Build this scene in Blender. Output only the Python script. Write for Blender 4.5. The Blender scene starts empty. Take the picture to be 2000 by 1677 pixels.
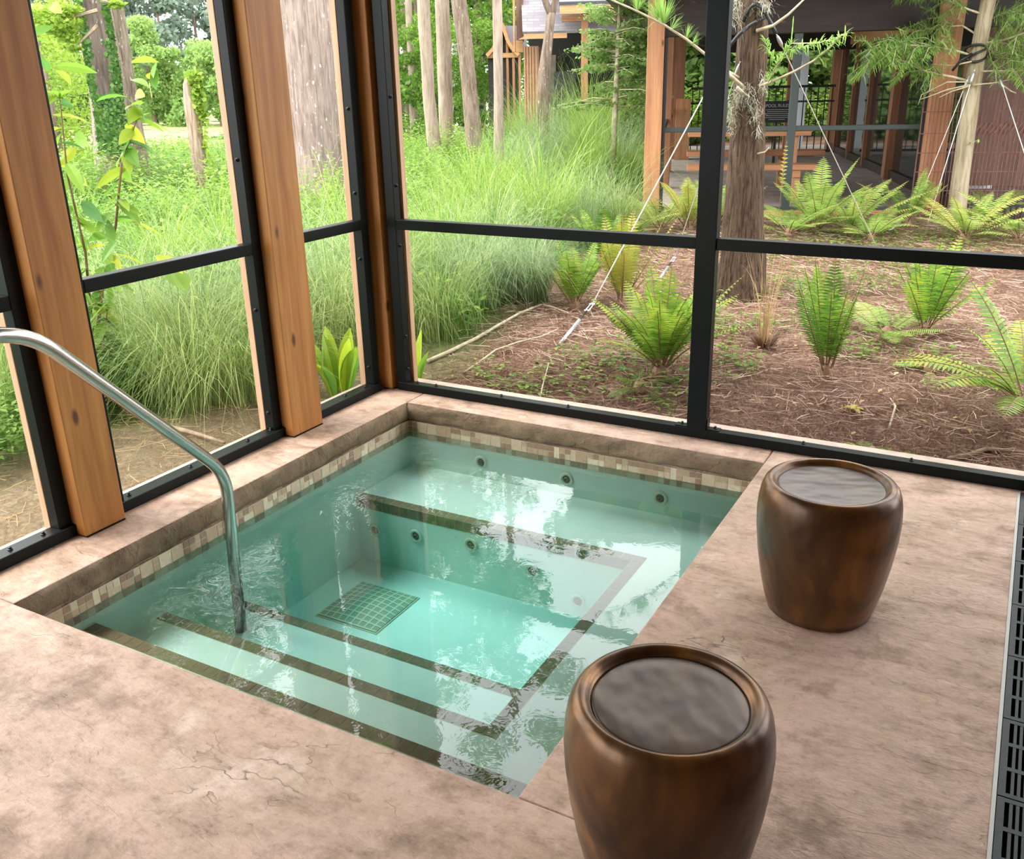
import bpy, math, random
import numpy as np
from mathutils import Vector, Matrix

S = bpy.context.scene
COL = S.collection
RND = random.Random(7)
NP = np.random.RandomState(11)
PI = math.pi

# ------------------------------------------------------------------ camera
# measured from the photograph's three vanishing points; x along the far screen
# wall, y away from the camera along the near-left screen wall, z up, metres
F_PX = 1789.18
ROT = np.array([[0.8756391, 0.48248781, -0.02148646],
                [0.1530608, -0.31942665, -0.9351679],
                [-0.45807047, 0.81558085, -0.35355244]])
CAM = np.array([2.691, -3.679, 1.55])
cam_data = bpy.data.cameras.new('camera')
cam_data.sensor_fit = 'HORIZONTAL'
cam_data.sensor_width = 36.0
cam_data.lens = F_PX / 2000.0 * 36.0
cam_data.clip_end = 600
cam = bpy.data.objects.new('camera', cam_data)
COL.objects.link(cam)
m4 = Matrix.Identity(4)
for k in range(3):
    m4[k][0] = ROT[0][k]; m4[k][1] = -ROT[1][k]; m4[k][2] = -ROT[2][k]; m4[k][3] = CAM[k]
cam.matrix_world = m4
S.camera = cam

# ------------------------------------------------------------------ exposure, sky and sun
S.view_settings.view_transform = 'Standard'
S.view_settings.look = 'None'
S.view_settings.gamma = 1.0
S.view_settings.use_curve_mapping = False
S.view_settings.exposure = 0.0
S.cycles.max_bounces = 8
S.cycles.diffuse_bounces = 4
S.cycles.glossy_bounces = 3
S.cycles.transmission_bounces = 4
S.cycles.transparent_max_bounces = 16
S.cycles.sample_clamp_indirect = 8.0
S.cycles.use_denoising = True

SKY_STRENGTH = 6.7
world = bpy.data.worlds.new('overcast_sky'); S.world = world
world.use_nodes = True
wn = world.node_tree.nodes; wl = world.node_tree.links
wn.clear()
w_out = wn.new('ShaderNodeOutputWorld'); w_bg = wn.new('ShaderNodeBackground')
w_co = wn.new('ShaderNodeTexCoord'); w_no = wn.new('ShaderNodeTexNoise'); w_ra = wn.new('ShaderNodeValToRGB')
w_no.inputs['Scale'].default_value = 2.2; w_no.inputs['Detail'].default_value = 4
w_ra.color_ramp.elements[0].position = 0.3; w_ra.color_ramp.elements[0].color = (0.86, 0.91, 0.96, 1)
w_ra.color_ramp.elements[1].position = 0.7; w_ra.color_ramp.elements[1].color = (1.0, 1.0, 1.0, 1)
wl.new(w_co.outputs['Generated'], w_no.inputs['Vector']); wl.new(w_no.outputs['Fac'], w_ra.inputs['Fac'])
wl.new(w_ra.outputs['Color'], w_bg.inputs['Color']); w_bg.inputs['Strength'].default_value = SKY_STRENGTH
wl.new(w_bg.outputs['Background'], w_out.inputs['Surface'])

sun_d = bpy.data.lights.new('sun', 'SUN'); sun_d.energy = 4.0; sun_d.angle = math.radians(25); sun_d.color = (1.0, 0.96, 0.88)
sun = bpy.data.objects.new('sun', sun_d); COL.objects.link(sun)
sun.rotation_euler = Vector((-0.55, -0.25, 0.95)).to_track_quat('Z', 'Y').to_euler()

# ------------------------------------------------------------------ measuring helpers
def ray(px, py):
    return ROT.T @ np.array([(px - 1000.0) / F_PX, (py - 838.5) / F_PX, 1.0])

def smooth(a, b, t):
    t = min(1.0, max(0.0, (t - a) / (b - a))); return t * t * (3 - 2 * t)

_RY = [-9, .33, .62, .95, 2.0, 3.5, 5.5, 9, 30, 400]
_RZ = [-.12, -.12, -.07, .03, .09, .15, .19, .2, .2, .2]
_LD = [0, 2.0, 6, 12, 25, 34, 37, 400]
_LZ = [-.1, -.1, -.16, -.3, -.6, -.8, -1.1, -1.2]
def terrain(x, y):
    zr = np.interp(y, _RY, _RZ)
    d = max(0.0, -x - .4) if y < .35 else math.hypot(min(0, x + .4), max(0, y - .35))
    zl = np.interp(d, _LD, _LZ)
    w = smooth(-3.4, -.5, x + max(0.0, y - 9.0) * .35)
    if y < .35: w = smooth(-1.0, .2, x)
    z = zl + (zr - zl) * w
    z += .025 * math.sin(2.1 * x + .7) * math.sin(1.7 * y + .3) * smooth(.6, 1.5, abs(y) + max(0, -x - .5))
    return float(z)

def at(px, py, lift=0.0):
    """the spot of ground seen at a point of the photograph"""
    r = ray(px, py); lo = 1.5; t = lo
    while t < 400:
        p = CAM + r * t
        if p[2] <= terrain(p[0], p[1]) + lift: break
        lo = t; t += .05 + t * .01
    hi = t
    for _ in range(30):
        mid = (lo + hi) / 2; p = CAM + r * mid
        if p[2] <= terrain(p[0], p[1]) + lift: hi = mid
        else: lo = mid
    p = CAM + r * hi
    return np.array([p[0], p[1], terrain(p[0], p[1])])

def at_d(px, py, d):
    r = ray(px, py); return CAM + r * (d / math.hypot(r[0], r[1]))

def ground_d(px, d):
    p = at_d(px, 200, d); return np.array([p[0], p[1], terrain(p[0], p[1])])

def hdist(p): return math.hypot(p[0] - CAM[0], p[1] - CAM[1])

# ------------------------------------------------------------------ mesh helpers
class MB:
    def __init__(s): s.v = []; s.f = []; s.m = []; s.t = []
    def add(s, vs, fs, mi=0, tint=.5):
        o = len(s.v); s.v.extend(tuple(map(float, p)) for p in vs)
        for f in fs: s.f.append(tuple(o + i for i in f)); s.m.append(mi); s.t.append(tint)
    def box(s, x0, x1, y0, y1, z0, z1, mi=0, tint=.5):
        s.add([(x0,y0,z0),(x1,y0,z0),(x1,y1,z0),(x0,y1,z0),(x0,y0,z1),(x1,y0,z1),(x1,y1,z1),(x0,y1,z1)],
              [(0,3,2,1),(4,5,6,7),(0,1,5,4),(1,2,6,5),(2,3,7,6),(3,0,4,7)], mi, tint)
    def beam(s, p, q, w, h, up=(0,0,1), mi=0, tint=.5):
        p = np.array(p, float); q = np.array(q, float); d = q - p; d /= np.linalg.norm(d)
        a = np.cross(d, up); a /= np.linalg.norm(a); b = np.cross(a, d)
        a = a * w / 2; b = b * h / 2
        s.add([p-a-b, p+a-b, p+a+b, p-a+b, q-a-b, q+a-b, q+a+b, q-a+b],
              [(0,1,2,3),(7,6,5,4),(0,4,5,1),(1,5,6,2),(2,6,7,3),(3,7,4,0)], mi, tint)
    def tube(s, pts, rad, n=8, mi=0, tint=.5, cap=True, wob=0.0):
        pts = [np.array(p, float) for p in pts]; N = len(pts)
        if not hasattr(rad, '__len__'): rad = [rad] * N
        vs = []; prev = None
        for i in range(N):
            d = pts[min(i+1, N-1)] - pts[max(i-1, 0)]; d /= (np.linalg.norm(d) + 1e-9)
            if prev is None:
                ref = np.array([0,0,1.]) if abs(d[2]) < .9 else np.array([1.,0,0]); a = np.cross(d, ref)
            else: a = prev - d * (prev @ d)
            a /= (np.linalg.norm(a) + 1e-9); prev = a; b = np.cross(d, a)
            for k in range(n):
                th = 2*PI*k/n; r = rad[i]
                if wob: r *= 1 + wob * (math.sin(3*th + i*.7) * .6 + math.sin(7*th + i*1.3) * .4)
                vs.append(pts[i] + (a*math.cos(th) + b*math.sin(th)) * r)
        fs = [(i*n+k, i*n+(k+1)%n, (i+1)*n+(k+1)%n, (i+1)*n+k) for i in range(N-1) for k in range(n)]
        if cap: fs += [tuple(range(n-1,-1,-1)), tuple(range((N-1)*n, N*n))]
        s.add(vs, fs, mi, tint)
    def lathe(s, prof, n=48, c=(0,0,0), mi=0, tint=.5):
        vs = []; N = len(prof)
        for r, z in prof:
            for k in range(n):
                th = 2*PI*k/n; vs.append((c[0]+r*math.cos(th), c[1]+r*math.sin(th), c[2]+z))
        fs = [(i*n+k, i*n+(k+1)%n, (i+1)*n+(k+1)%n, (i+1)*n+k) for i in range(N-1) for k in range(n)]
        fs += [tuple(range(n-1,-1,-1)), tuple(range((N-1)*n, N*n))]
        s.add(vs, fs, mi, tint)
    def strip(s, pts, wid, side, mi=0, tint=.5):
        """a leaf blade: centre points, widths and the sideways direction"""
        vs = []; N = len(pts); side = np.array(side, float)
        for p, w in zip(pts, wid):
            p = np.array(p, float); vs += [p - side*w/2, p + side*w/2]
        s.add(vs, [(2*i, 2*i+1, 2*i+3, 2*i+2) for i in range(N-1)], mi, tint)
    def build(s, name, mats, parent=None, smooth_=False, bevel=0, loc=None):
        me = bpy.data.meshes.new(name)
        me.from_pydata(s.v, [], s.f)
        if not isinstance(mats, (list, tuple)): mats = [mats]
        for m in mats: me.materials.append(m)
        n = len(s.f)
        if n:
            me.polygons.foreach_set('material_index', np.array(s.m, dtype=np.int32))
            if smooth_: me.polygons.foreach_set('use_smooth', np.ones(n, dtype=bool))
            at_ = me.attributes.new('tint', 'FLOAT', 'FACE'); at_.data.foreach_set('value', np.array(s.t, dtype=np.float32))
        me.update()
        o = bpy.data.objects.new(name, me); COL.objects.link(o)
        if parent is not None: o.parent = parent
        if loc is not None: o.location = loc
        if bevel:
            md = o.modifiers.new('soft_edges', 'BEVEL'); md.width = bevel; md.segments = 2; md.limit_method = 'ANGLE'
        return o

def tag(o, label, cat, group=None, kind=None):
    o['label'] = label; o['category'] = cat
    if group: o['group'] = group
    if kind: o['kind'] = kind
    return o
def structure(o, label=None):
    o['kind'] = 'structure'
    if label: o['label'] = label
    return o
def empty(name, loc=(0,0,0), rz=0.0):
    o = bpy.data.objects.new(name, None); COL.objects.link(o)
    o.location = tuple(map(float, loc)); o.rotation_euler = (0, 0, rz); o.empty_display_size = .1
    return o
KIDS = {}
def copy_tree(o, parent=None):
    c = o.copy(); COL.objects.link(c)
    if parent is not None: c.parent = parent
    for ch in list(o.children): copy_tree(ch, c)
    return c

# ------------------------------------------------------------------ materials
def mat(name):
    m = bpy.data.materials.new(name); m.use_nodes = True
    nt = m.node_tree; b = nt.nodes['Principled BSDF']
    return m, nt, b
def N(nt, typ, **kw):
    n = nt.nodes.new('ShaderNode' + typ)
    for k, v in kw.items():
        if k in n.inputs: n.inputs[k].default_value = v
        else: setattr(n, k, v)
    return n
def ramp(nt, stops, src):
    r = nt.nodes.new('ShaderNodeValToRGB'); e = r.color_ramp.elements
    while len(e) < len(stops): e.new(.5)
    for i, (p, c) in enumerate(stops):
        e[i].position = p; e[i].color = (*c, 1)
    nt.links.new(src, r.inputs['Fac']); return r
def coords(nt, scale=(1,1,1), kind='Object'):
    tc = N(nt, 'TexCoord'); mp = N(nt, 'Mapping'); mp.inputs['Scale'].default_value = scale
    nt.links.new(tc.outputs[kind], mp.inputs['Vector']); return mp.outputs['Vector']
def mix(nt, a, b, fac, mode='MIX'):
    n = N(nt, 'Mix', data_type='RGBA', blend_type=mode)
    for k, v in ((0, fac), (6, a), (7, b)):
        if hasattr(v, 'is_linked') or hasattr(v, 'node'): nt.links.new(v, n.inputs[k])
        else: n.inputs[k].default_value = v if k == 0 else (*v, 1)
    return n.outputs[2]
def bump(nt, b, h, strength=.3, dist=.01):
    n = N(nt, 'Bump', Strength=strength, Distance=dist); nt.links.new(h, n.inputs['Height'])
    nt.links.new(n.outputs['Normal'], b.inputs['Normal']); return n

def flat_mat(name, col, rough=.6, metal=0.0, spec=.5, noise=0.0, nscale=20):
    m, nt, b = mat(name)
    b.inputs['Roughness'].default_value = rough; b.inputs['Metallic'].default_value = metal
    b.inputs['Specular IOR Level'].default_value = spec
    if noise:
        v = coords(nt); n = N(nt, 'TexNoise', Scale=nscale, Detail=5); nt.links.new(v, n.inputs['Vector'])
        lo = tuple(c*(1-noise) for c in col); hi = tuple(min(1, c*(1+noise)) for c in col)
        r = ramp(nt, [(.3, lo), (.7, hi)], n.outputs['Fac']); nt.links.new(r.outputs['Color'], b.inputs['Base Color'])
        bump(nt, b, n.outputs['Fac'], .15, .005)
    else: b.inputs['Base Color'].default_value = (*col, 1)
    return m

def wood_mat(name, light, dark, knot=(.10,.035,.012), axis='Z', rough=.5, scale=1.0):
    m, nt, b = mat(name)
    sc = {'Z': (9, 9, .55), 'X': (.55, 9, 9), 'Y': (9, .55, 9)}[axis]
    v = coords(nt, tuple(s*scale for s in sc))
    n1 = N(nt, 'TexNoise', Scale=1.6, Detail=6, Distortion=1.2); nt.links.new(v, n1.inputs['Vector'])
    n2 = N(nt, 'TexNoise', Scale=9, Detail=4); nt.links.new(v, n2.inputs['Vector'])
    r1 = ramp(nt, [(.3, dark), (.62, light)], n1.outputs['Fac'])
    r2 = ramp(nt, [(.35, (.72,.72,.72)), (.65, (1,1,1))], n2.outputs['Fac'])
    c = mix(nt, r1.outputs['Color'], r2.outputs['Color'], .55, 'MULTIPLY')
    ks = {'Z': (6, 6, 2.4), 'X': (2.4, 6, 6), 'Y': (6, 2.4, 6)}[axis]
    kv = coords(nt, ks); vo = N(nt, 'TexVoronoi', Scale=1.0); nt.links.new(kv, vo.inputs['Vector'])
    kr = ramp(nt, [(.045, (1,1,1)), (.10, (0,0,0))], vo.outputs['Distance'])
    c2 = mix(nt, c, knot, kr.outputs['Color'])
    nt.links.new(c2, b.inputs['Base Color']); b.inputs['Roughness'].default_value = rough
    b.inputs['Specular IOR Level'].default_value = .35
    bump(nt, b, n2.outputs['Fac'], .12, .004)
    return m

def leaf_mat(name, cols, rough=.5, trans=.45, spec=.25):
    """cols: colour stops over the per-leaf tint"""
    m, nt, b = mat(name)
    a = N(nt, 'Attribute', attribute_name='tint')
    r = ramp(nt, [(i/(len(cols)-1), c) for i, c in enumerate(cols)], a.outputs['Fac'])
    nt.links.new(r.outputs['Color'], b.inputs['Base Color']); b.inputs['Roughness'].default_value = rough
    b.inputs['Specular IOR Level'].default_value = spec
    t = N(nt, 'BsdfTranslucent'); nt.links.new(r.outputs['Color'], t.inputs['Color'])
    mx = N(nt, 'MixShader'); mx.inputs['Fac'].default_value = trans
    nt.links.new(b.outputs['BSDF'], mx.inputs[1]); nt.links.new(t.outputs['BSDF'], mx.inputs[2])
    nt.links.new(mx.outputs['Shader'], nt.nodes['Material Output'].inputs['Surface'])
    return m

def bark_mat(name, light, dark, scale=1.0, strength=.8, fleck=None):
    m, nt, b = mat(name)
    v = coords(nt, (14*scale, 14*scale, 1.6*scale))
    n1 = N(nt, 'TexNoise', Scale=2.0, Detail=8, Roughness=.65, Distortion=.6); nt.links.new(v, n1.inputs['Vector'])
    r1 = ramp(nt, [(.34, dark), (.58, light)], n1.outputs['Fac']); c = r1.outputs['Color']
    v2 = coords(nt, (2, 2, 1)); n2 = N(nt, 'TexNoise', Scale=2.0, Detail=3); nt.links.new(v2, n2.inputs['Vector'])
    r2 = ramp(nt, [(.3, (.68,.68,.68)), (.7, (1,1,1))], n2.outputs['Fac'])
    c = mix(nt, c, r2.outputs['Color'], .8, 'MULTIPLY')
    if fleck:
        v3 = coords(nt, (11, 11, 5)); n3 = N(nt, 'TexNoise', Scale=2.0, Detail=2); nt.links.new(v3, n3.inputs['Vector'])
        r3 = ramp(nt, [(.66, (0,0,0)), (.71, (1,1,1))], n3.outputs['Fac'])
        c = mix(nt, c, fleck, r3.outputs['Color'])
    nt.links.new(c, b.inputs['Base Color']); b.inputs['Roughness'].default_value = .9
    b.inputs['Specular IOR Level'].default_value = .2
    bump(nt, b, n1.outputs['Fac'], strength, .03)
    return m
# ------------------------------------------------------------------ material library
M = {}
M['cedar'] = wood_mat('cedar', (.47,.212,.055), (.33,.122,.027))
M['cedar_x'] = wood_mat('cedar_along_x', (.47,.212,.055), (.33,.122,.027), axis='X')
M['cedar_y'] = wood_mat('cedar_along_y', (.47,.212,.055), (.33,.122,.027), axis='Y')
M['cedar_pale'] = wood_mat('weathered_cedar', (.56,.36,.22), (.44,.25,.14))
M['far_cedar'] = wood_mat('far_cedar', (.47,.22,.105), (.33,.14,.065))
M['shaded_cedar'] = wood_mat('shaded_cedar', (.27,.115,.055), (.18,.07,.033))  # far cedar darkened in colour to imitate shade behind the lanai screens
M['far_cedar_x'] = wood_mat('far_cedar_along_x', (.47,.22,.105), (.33,.14,.065), axis='X')
M['ceiling_wood'] = wood_mat('ceiling_boards', (.34,.19,.09), (.22,.11,.05), axis='Y')
M['black_metal'] = flat_mat('black_metal', (.004,.006,.0055), .38, .0, .15)
M['bolt'] = flat_mat('bolt_steel', (.02,.02,.022), .4, .6)
M['dark_iron'] = flat_mat('dark_iron', (.012,.012,.013), .5)
M['steel'] = flat_mat('brushed_steel', (.52,.52,.49), .24, 1.0)
M['galv'] = flat_mat('galvanised_steel', (.55,.56,.58), .45, .9)
M['wire'] = flat_mat('wire_rope', (.62,.62,.60), .45, .4)
M['strap'] = flat_mat('black_rubber_hose', (.012,.012,.013), .45)
M['white_plastic'] = flat_mat('white_plastic', (.75,.76,.78), .45)
M['plaster'] = flat_mat('pool_plaster', (.70,.755,.68), .7, 0, .3, .03, 9)
M['grate_plastic'] = flat_mat('grate_plastic', (.016,.018,.019), .5, 0, .25, .35, 40)
M['jet_ring'] = flat_mat('jet_ring_plastic', (.62,.66,.52), .5)
M['jet_core'] = flat_mat('jet_core', (.10,.12,.07), .5)
M['drain_cover'] = flat_mat('drain_cover_plastic', (.56,.62,.44), .6)
M['drain_dark'] = flat_mat('drain_slots', (.045,.055,.035), .8)
M['channel'] = flat_mat('channel_void', (.006,.006,.006), .9)
M['steel_edge'] = flat_mat('galvanised_edge', (.30,.30,.27), .5, .3)
M['lanai_floor'] = flat_mat('lanai_concrete', (.26,.22,.19), .8, 0, .3, .25, 6)
M['lanai_screen'] = flat_mat('grey_green_metal', (.028,.038,.035), .5)
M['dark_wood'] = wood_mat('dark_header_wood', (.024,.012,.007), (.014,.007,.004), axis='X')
M['sign_white'] = flat_mat('sign_white', (.45,.45,.45), .6)
M['white_column'] = flat_mat('white_paint', (.62,.66,.70), .5)
M['rust'] = flat_mat('rusty_mesh', (.17,.075,.055), .8, .1, .3, .3, 30)
M['brown_wall'] = wood_mat('brown_panelling', (.20,.105,.07), (.12,.06,.04))
M['dark_wall'] = flat_mat('dark_wall', (.02,.017,.015), .7)
M['batten_wall'] = wood_mat('board_and_batten', (.50,.30,.22), (.40,.22,.16))
M['fascia'] = wood_mat('fascia_board', (.60,.32,.15), (.46,.22,.10), axis='X')
M['roof_edge'] = flat_mat('roof_edge', (.05,.05,.055), .7)

def glass_mat():
    m, nt, b = mat('dark_window_glass')
    b.inputs['Base Color'].default_value = (.012,.016,.016,1); b.inputs['Roughness'].default_value = .03
    b.inputs['Specular IOR Level'].default_value = .9
    return m
M['glass'] = glass_mat()

def shingle_mat():
    m, nt, b = mat('roof_shingles')
    v = coords(nt, (1,1,1)); br = N(nt, 'TexBrick', Scale=1.0)
    br.inputs['Color1'].default_value = (.30,.275,.29,1); br.inputs['Color2'].default_value = (.22,.20,.22,1)
    br.inputs['Mortar'].default_value = (.215,.195,.21,1); br.inputs['Mortar Size'].default_value = .012
    br.inputs['Brick Width'].default_value = .30; br.inputs['Row Height'].default_value = .09
    nt.links.new(v, br.inputs['Vector'])
    nv = coords(nt, (1.2,1.2,1.2)); n = N(nt, 'TexNoise', Scale=1.0, Detail=4); nt.links.new(nv, n.inputs['Vector'])
    r = ramp(nt, [(.35,(.85,.83,.85)),(.65,(1,1,1))], n.outputs['Fac'])
    c = mix(nt, br.outputs['Color'], r.outputs['Color'], .8, 'MULTIPLY')
    nt.links.new(c, b.inputs['Base Color']); b.inputs['Roughness'].default_value = .85
    return m
M['shingles'] = shingle_mat()

def stone_mat(name, face=False):
    """sealed stamped concrete, pink-tan with brown stains and slate ridges"""
    m, nt, b = mat(name)
    v = coords(nt, (1,1,1))
    n1 = N(nt, 'TexNoise', Scale=2.6, Detail=10, Roughness=.70, Distortion=.2); nt.links.new(v, n1.inputs['Vector'])
    vs = coords(nt, (2.2, 5.5, 3)); n2 = N(nt, 'TexNoise', Scale=1.9, Detail=10, Roughness=.72, Distortion=.15); nt.links.new(vs, n2.inputs['Vector'])
    n3 = N(nt, 'TexNoise', Scale=30, Detail=8, Roughness=.75); nt.links.new(v, n3.inputs['Vector'])
    if face: base = [(.28,(.12,.075,.04)), (.45,(.22,.15,.085)), (.58,(.31,.215,.13)), (.72,(.39,.28,.18))]
    else: base = [(.30,(.20,.13,.08)), (.40,(.38,.255,.175)), (.48,(.57,.40,.315)), (.56,(.49,.345,.245)), (.66,(.68,.525,.435))]
    r1 = ramp(nt, base, n1.outputs['Fac'])
    st = ramp(nt, [(.34,(.40,.30,.22)), (.46,(.85,.80,.75)), (.56,(1.08,1.06,1.05))], n2.outputs['Fac'])
    c = mix(nt, r1.outputs['Color'], st.outputs['Color'], .62, 'MULTIPLY')
    sp = ramp(nt, [(.30,(.45,.38,.32)), (.44,(.92,.89,.86)), (.58,(1.05,1.04,1.03)), (.72,(1.25,1.23,1.2))], n3.outputs['Fac'])
    c = mix(nt, c, sp.outputs['Color'], .75, 'MULTIPLY')
    # slate ridge cracks
    cn = N(nt, 'TexNoise', Scale=3.0, Detail=4); nt.links.new(v, cn.inputs['Vector'])
    vv = coords(nt, (1.5, 2.9, 2)); av = N(nt, 'VectorMath', operation='ADD'); nt.links.new(vv, av.inputs[0])
    sc = N(nt, 'VectorMath', operation='SCALE'); nt.links.new(cn.outputs['Color'], sc.inputs[0]); sc.inputs['Scale'].default_value = 2.4
    nt.links.new(sc.outputs['Vector'], av.inputs[1])
    vo = N(nt, 'TexNoise', Scale=2.6, Detail=4, Roughness=.55); vl = coords(nt, (1.0, 2.1, 1)); nt.links.new(vl, vo.inputs['Vector'])
    cm = ramp(nt, [(.478,(0,0,0)), (.488,(1,1,1)), (.492,(0,0,0))], vo.outputs['Fac'])
    ledge = ramp(nt, [(.482,(0,0,0)), (.490,(1,1,1))], vo.outputs['Fac'])
    gate = ramp(nt, [(.53,(0,0,0)), (.62,(1,1,1))], n1.outputs['Fac'])
    g2 = N(nt, 'Math', operation='MULTIPLY'); nt.links.new(cm.outputs['Color'], g2.inputs[0]); nt.links.new(gate.outputs['Color'], g2.inputs[1])
    c = mix(nt, c, (.17,.10,.06), g2.outputs['Value'])
    nt.links.new(c, b.inputs['Base Color'])
    rr = ramp(nt, [(.3,(.24,.24,.24)), (.7,(.48,.48,.48))], n2.outputs['Fac']); nt.links.new(rr.outputs['Color'], b.inputs['Roughness'])
    b.inputs['Specular IOR Level'].default_value = .5
    # relief: broad slate ledges + fine grit
    s1 = N(nt, 'Math', operation='MULTIPLY'); nt.links.new(n2.outputs['Fac'], s1.inputs[0]); s1.inputs[1].default_value = 1.0
    s2 = N(nt, 'Math', operation='MULTIPLY_ADD'); nt.links.new(n3.outputs['Fac'], s2.inputs[0]); s2.inputs[1].default_value = .16
    nt.links.new(s1.outputs['Value'], s2.inputs[2])
    s3 = N(nt, 'Math', operation='MULTIPLY_ADD'); nt.links.new(g2.outputs['Value'], s3.inputs[0]); s3.inputs[1].default_value = -.12
    nt.links.new(s2.outputs['Value'], s3.inputs[2])
    s4 = N(nt, 'Math', operation='MULTIPLY_ADD'); nt.links.new(ledge.outputs['Color'], s4.inputs[0]); s4.inputs[1].default_value = .10; nt.links.new(s3.outputs['Value'], s4.inputs[2])
    bump(nt, b, s4.outputs['Value'], .7 if not face else .9, .035)
    return m
M['stone'] = stone_mat('stamped_concrete')
M['stone_face'] = stone_mat('chiselled_coping', True)
M['sill_concrete'] = flat_mat('sill_concrete', (.40,.31,.25), .7, 0, .3, .15, 14)
M['grout'] = flat_mat('grout', (.62,.56,.42), .8)
M['mosaic_beige'] = flat_mat('mosaic_beige', (.50,.40,.27), .35, 0, .5, .12, 60)
M['mosaic_tan'] = flat_mat('mosaic_tan', (.40,.29,.18), .35, 0, .5, .12, 60)
M['mosaic_brown'] = flat_mat('mosaic_brown', (.27,.165,.10), .35, 0, .5, .15, 60)
M['mosaic_cream'] = flat_mat('mosaic_cream', (.60,.51,.36), .35, 0, .5, .12, 60)
M['step_tile'] = flat_mat('step_tile', (.21,.15,.085), .4, 0, .5, .2, 50)
M['step_grout'] = flat_mat('step_grout', (.50,.45,.25), .8)

def glaze_mat(name, cols):
    m, nt, b = mat(name)
    v = coords(nt, (4,4,2.2)); n = N(nt, 'TexNoise', Scale=1.5, Detail=5, Distortion=.8); nt.links.new(v, n.inputs['Vector'])
    r = ramp(nt, list(zip((.3,.5,.68,.8), cols)), n.outputs['Fac'])
    v2 = coords(nt, (30,30,3)); n2 = N(nt, 'TexNoise', Scale=1.5, Detail=3); nt.links.new(v2, n2.inputs['Vector'])
    r2 = ramp(nt, [(.3,(.7,.7,.7)),(.7,(1,1,1))], n2.outputs['Fac'])
    c = mix(nt, r.outputs['Color'], r2.outputs['Color'], .5, 'MULTIPLY')
    nt.links.new(c, b.inputs['Base Color']); b.inputs['Roughness'].default_value = .34; b.inputs['Metallic'].default_value = .55
    b.inputs['Coat Weight'].default_value = .22; b.inputs['Coat Roughness'].default_value = .3; b.inputs['Specular IOR Level'].default_value = .3
    v3 = coords(nt, (5,9,5)); n3 = N(nt, 'TexNoise', Scale=1.2, Detail=2); nt.links.new(v3, n3.inputs['Vector'])
    bump(nt, b, n3.outputs['Fac'], .35, .03)
    return m
M['glaze'] = glaze_mat('bronze_glaze', [(.040,.019,.008), (.095,.042,.013), (.22,.10,.025), (.17,.085,.045)])
M['glaze_seat'] = glaze_mat('worn_bronze_glaze', [(.045,.028,.018), (.058,.035,.021), (.085,.048,.025), (.07,.043,.028)])

def water_mat():
    m = bpy.data.materials.new('pool_water'); m.use_nodes = True; nt = m.node_tree; nt.nodes.clear()
    out = N(nt, 'OutputMaterial'); tr = N(nt, 'BsdfTransparent'); gl = N(nt, 'BsdfGlossy'); fr = N(nt, 'Fresnel', IOR=1.5)
    gl.inputs['Roughness'].default_value = 0.0; tr.inputs['Color'].default_value = (.97,1,.99,1)
    v = coords(nt, (1,1,1)); n1 = N(nt, 'TexNoise', Scale=15, Detail=3, Roughness=.55, Distortion=.9); nt.links.new(v, n1.inputs['Vector'])
    n2 = N(nt, 'TexNoise', Scale=1.3, Detail=1); nt.links.new(v, n2.inputs['Vector'])
    # livelier ripples towards the corner by the hand rail, calm at the far right
    sp = N(nt, 'SeparateXYZ'); nt.links.new(v, sp.inputs['Vector'])
    calm = ramp(nt, [(.15,(1,1,1)), (.40,(.30,.30,.30)), (.62,(.035,.035,.035))], sp.outputs['X'])
    am = N(nt, 'Math', operation='MULTIPLY'); g = ramp(nt, [(.35,(.25,.25,.25)),(.65,(1,1,1))], n2.outputs['Fac'])
    nt.links.new(g.outputs['Color'], am.inputs[0]); nt.links.new(calm.outputs['Color'], am.inputs[1])
    h = N(nt, 'Math', operation='MULTIPLY'); nt.links.new(n1.outputs['Fac'], h.inputs[0]); nt.links.new(am.outputs['Value'], h.inputs[1])
    bp = N(nt, 'Bump', Strength=.36, Distance=.03); nt.links.new(h.outputs['Value'], bp.inputs['Height'])
    nt.links.new(bp.outputs['Normal'], gl.inputs['Normal']); nt.links.new(bp.outputs['Normal'], fr.inputs['Normal'])
    mx = N(nt, 'MixShader'); nt.links.new(fr.outputs['Fac'], mx.inputs['Fac'])
    nt.links.new(tr.outputs['BSDF'], mx.inputs[1]); nt.links.new(gl.outputs['BSDF'], mx.inputs[2])
    nt.links.new(mx.outputs['Shader'], out.inputs['Surface'])
    va = N(nt, 'VolumeAbsorption', Density=.62); va.inputs['Color'].default_value = (.10,.90,.90,1)
    nt.links.new(va.outputs['Volume'], out.inputs['Volume'])
    return m
M['water'] = water_mat()

# ------------------------------------------------------------------ the deck and the room shell
PW, PL = 1.858, 2.21          # tub opening, x and y
SX, SY = -.41, .37            # outer edges of the slab
DR0, DR1 = 2.825, 3.03        # trench drain
b = MB()
b.box(SX, DR0, -7, -PL, -.12, 0)
b.box(PW, DR0, -PL+.003, SY, -.12, 0)
b.box(SX, -.012, -PL+.003, SY, -.12, 0)
b.box(-.009, PW-.003, .012, SY, -.12, 0)
b.box(DR1, 4.75, -7, SY, -.12, 0)
structure(b.build('floor', M['stone'], bevel=.006), 'pink tan stamped concrete deck around the hot tub')

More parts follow.
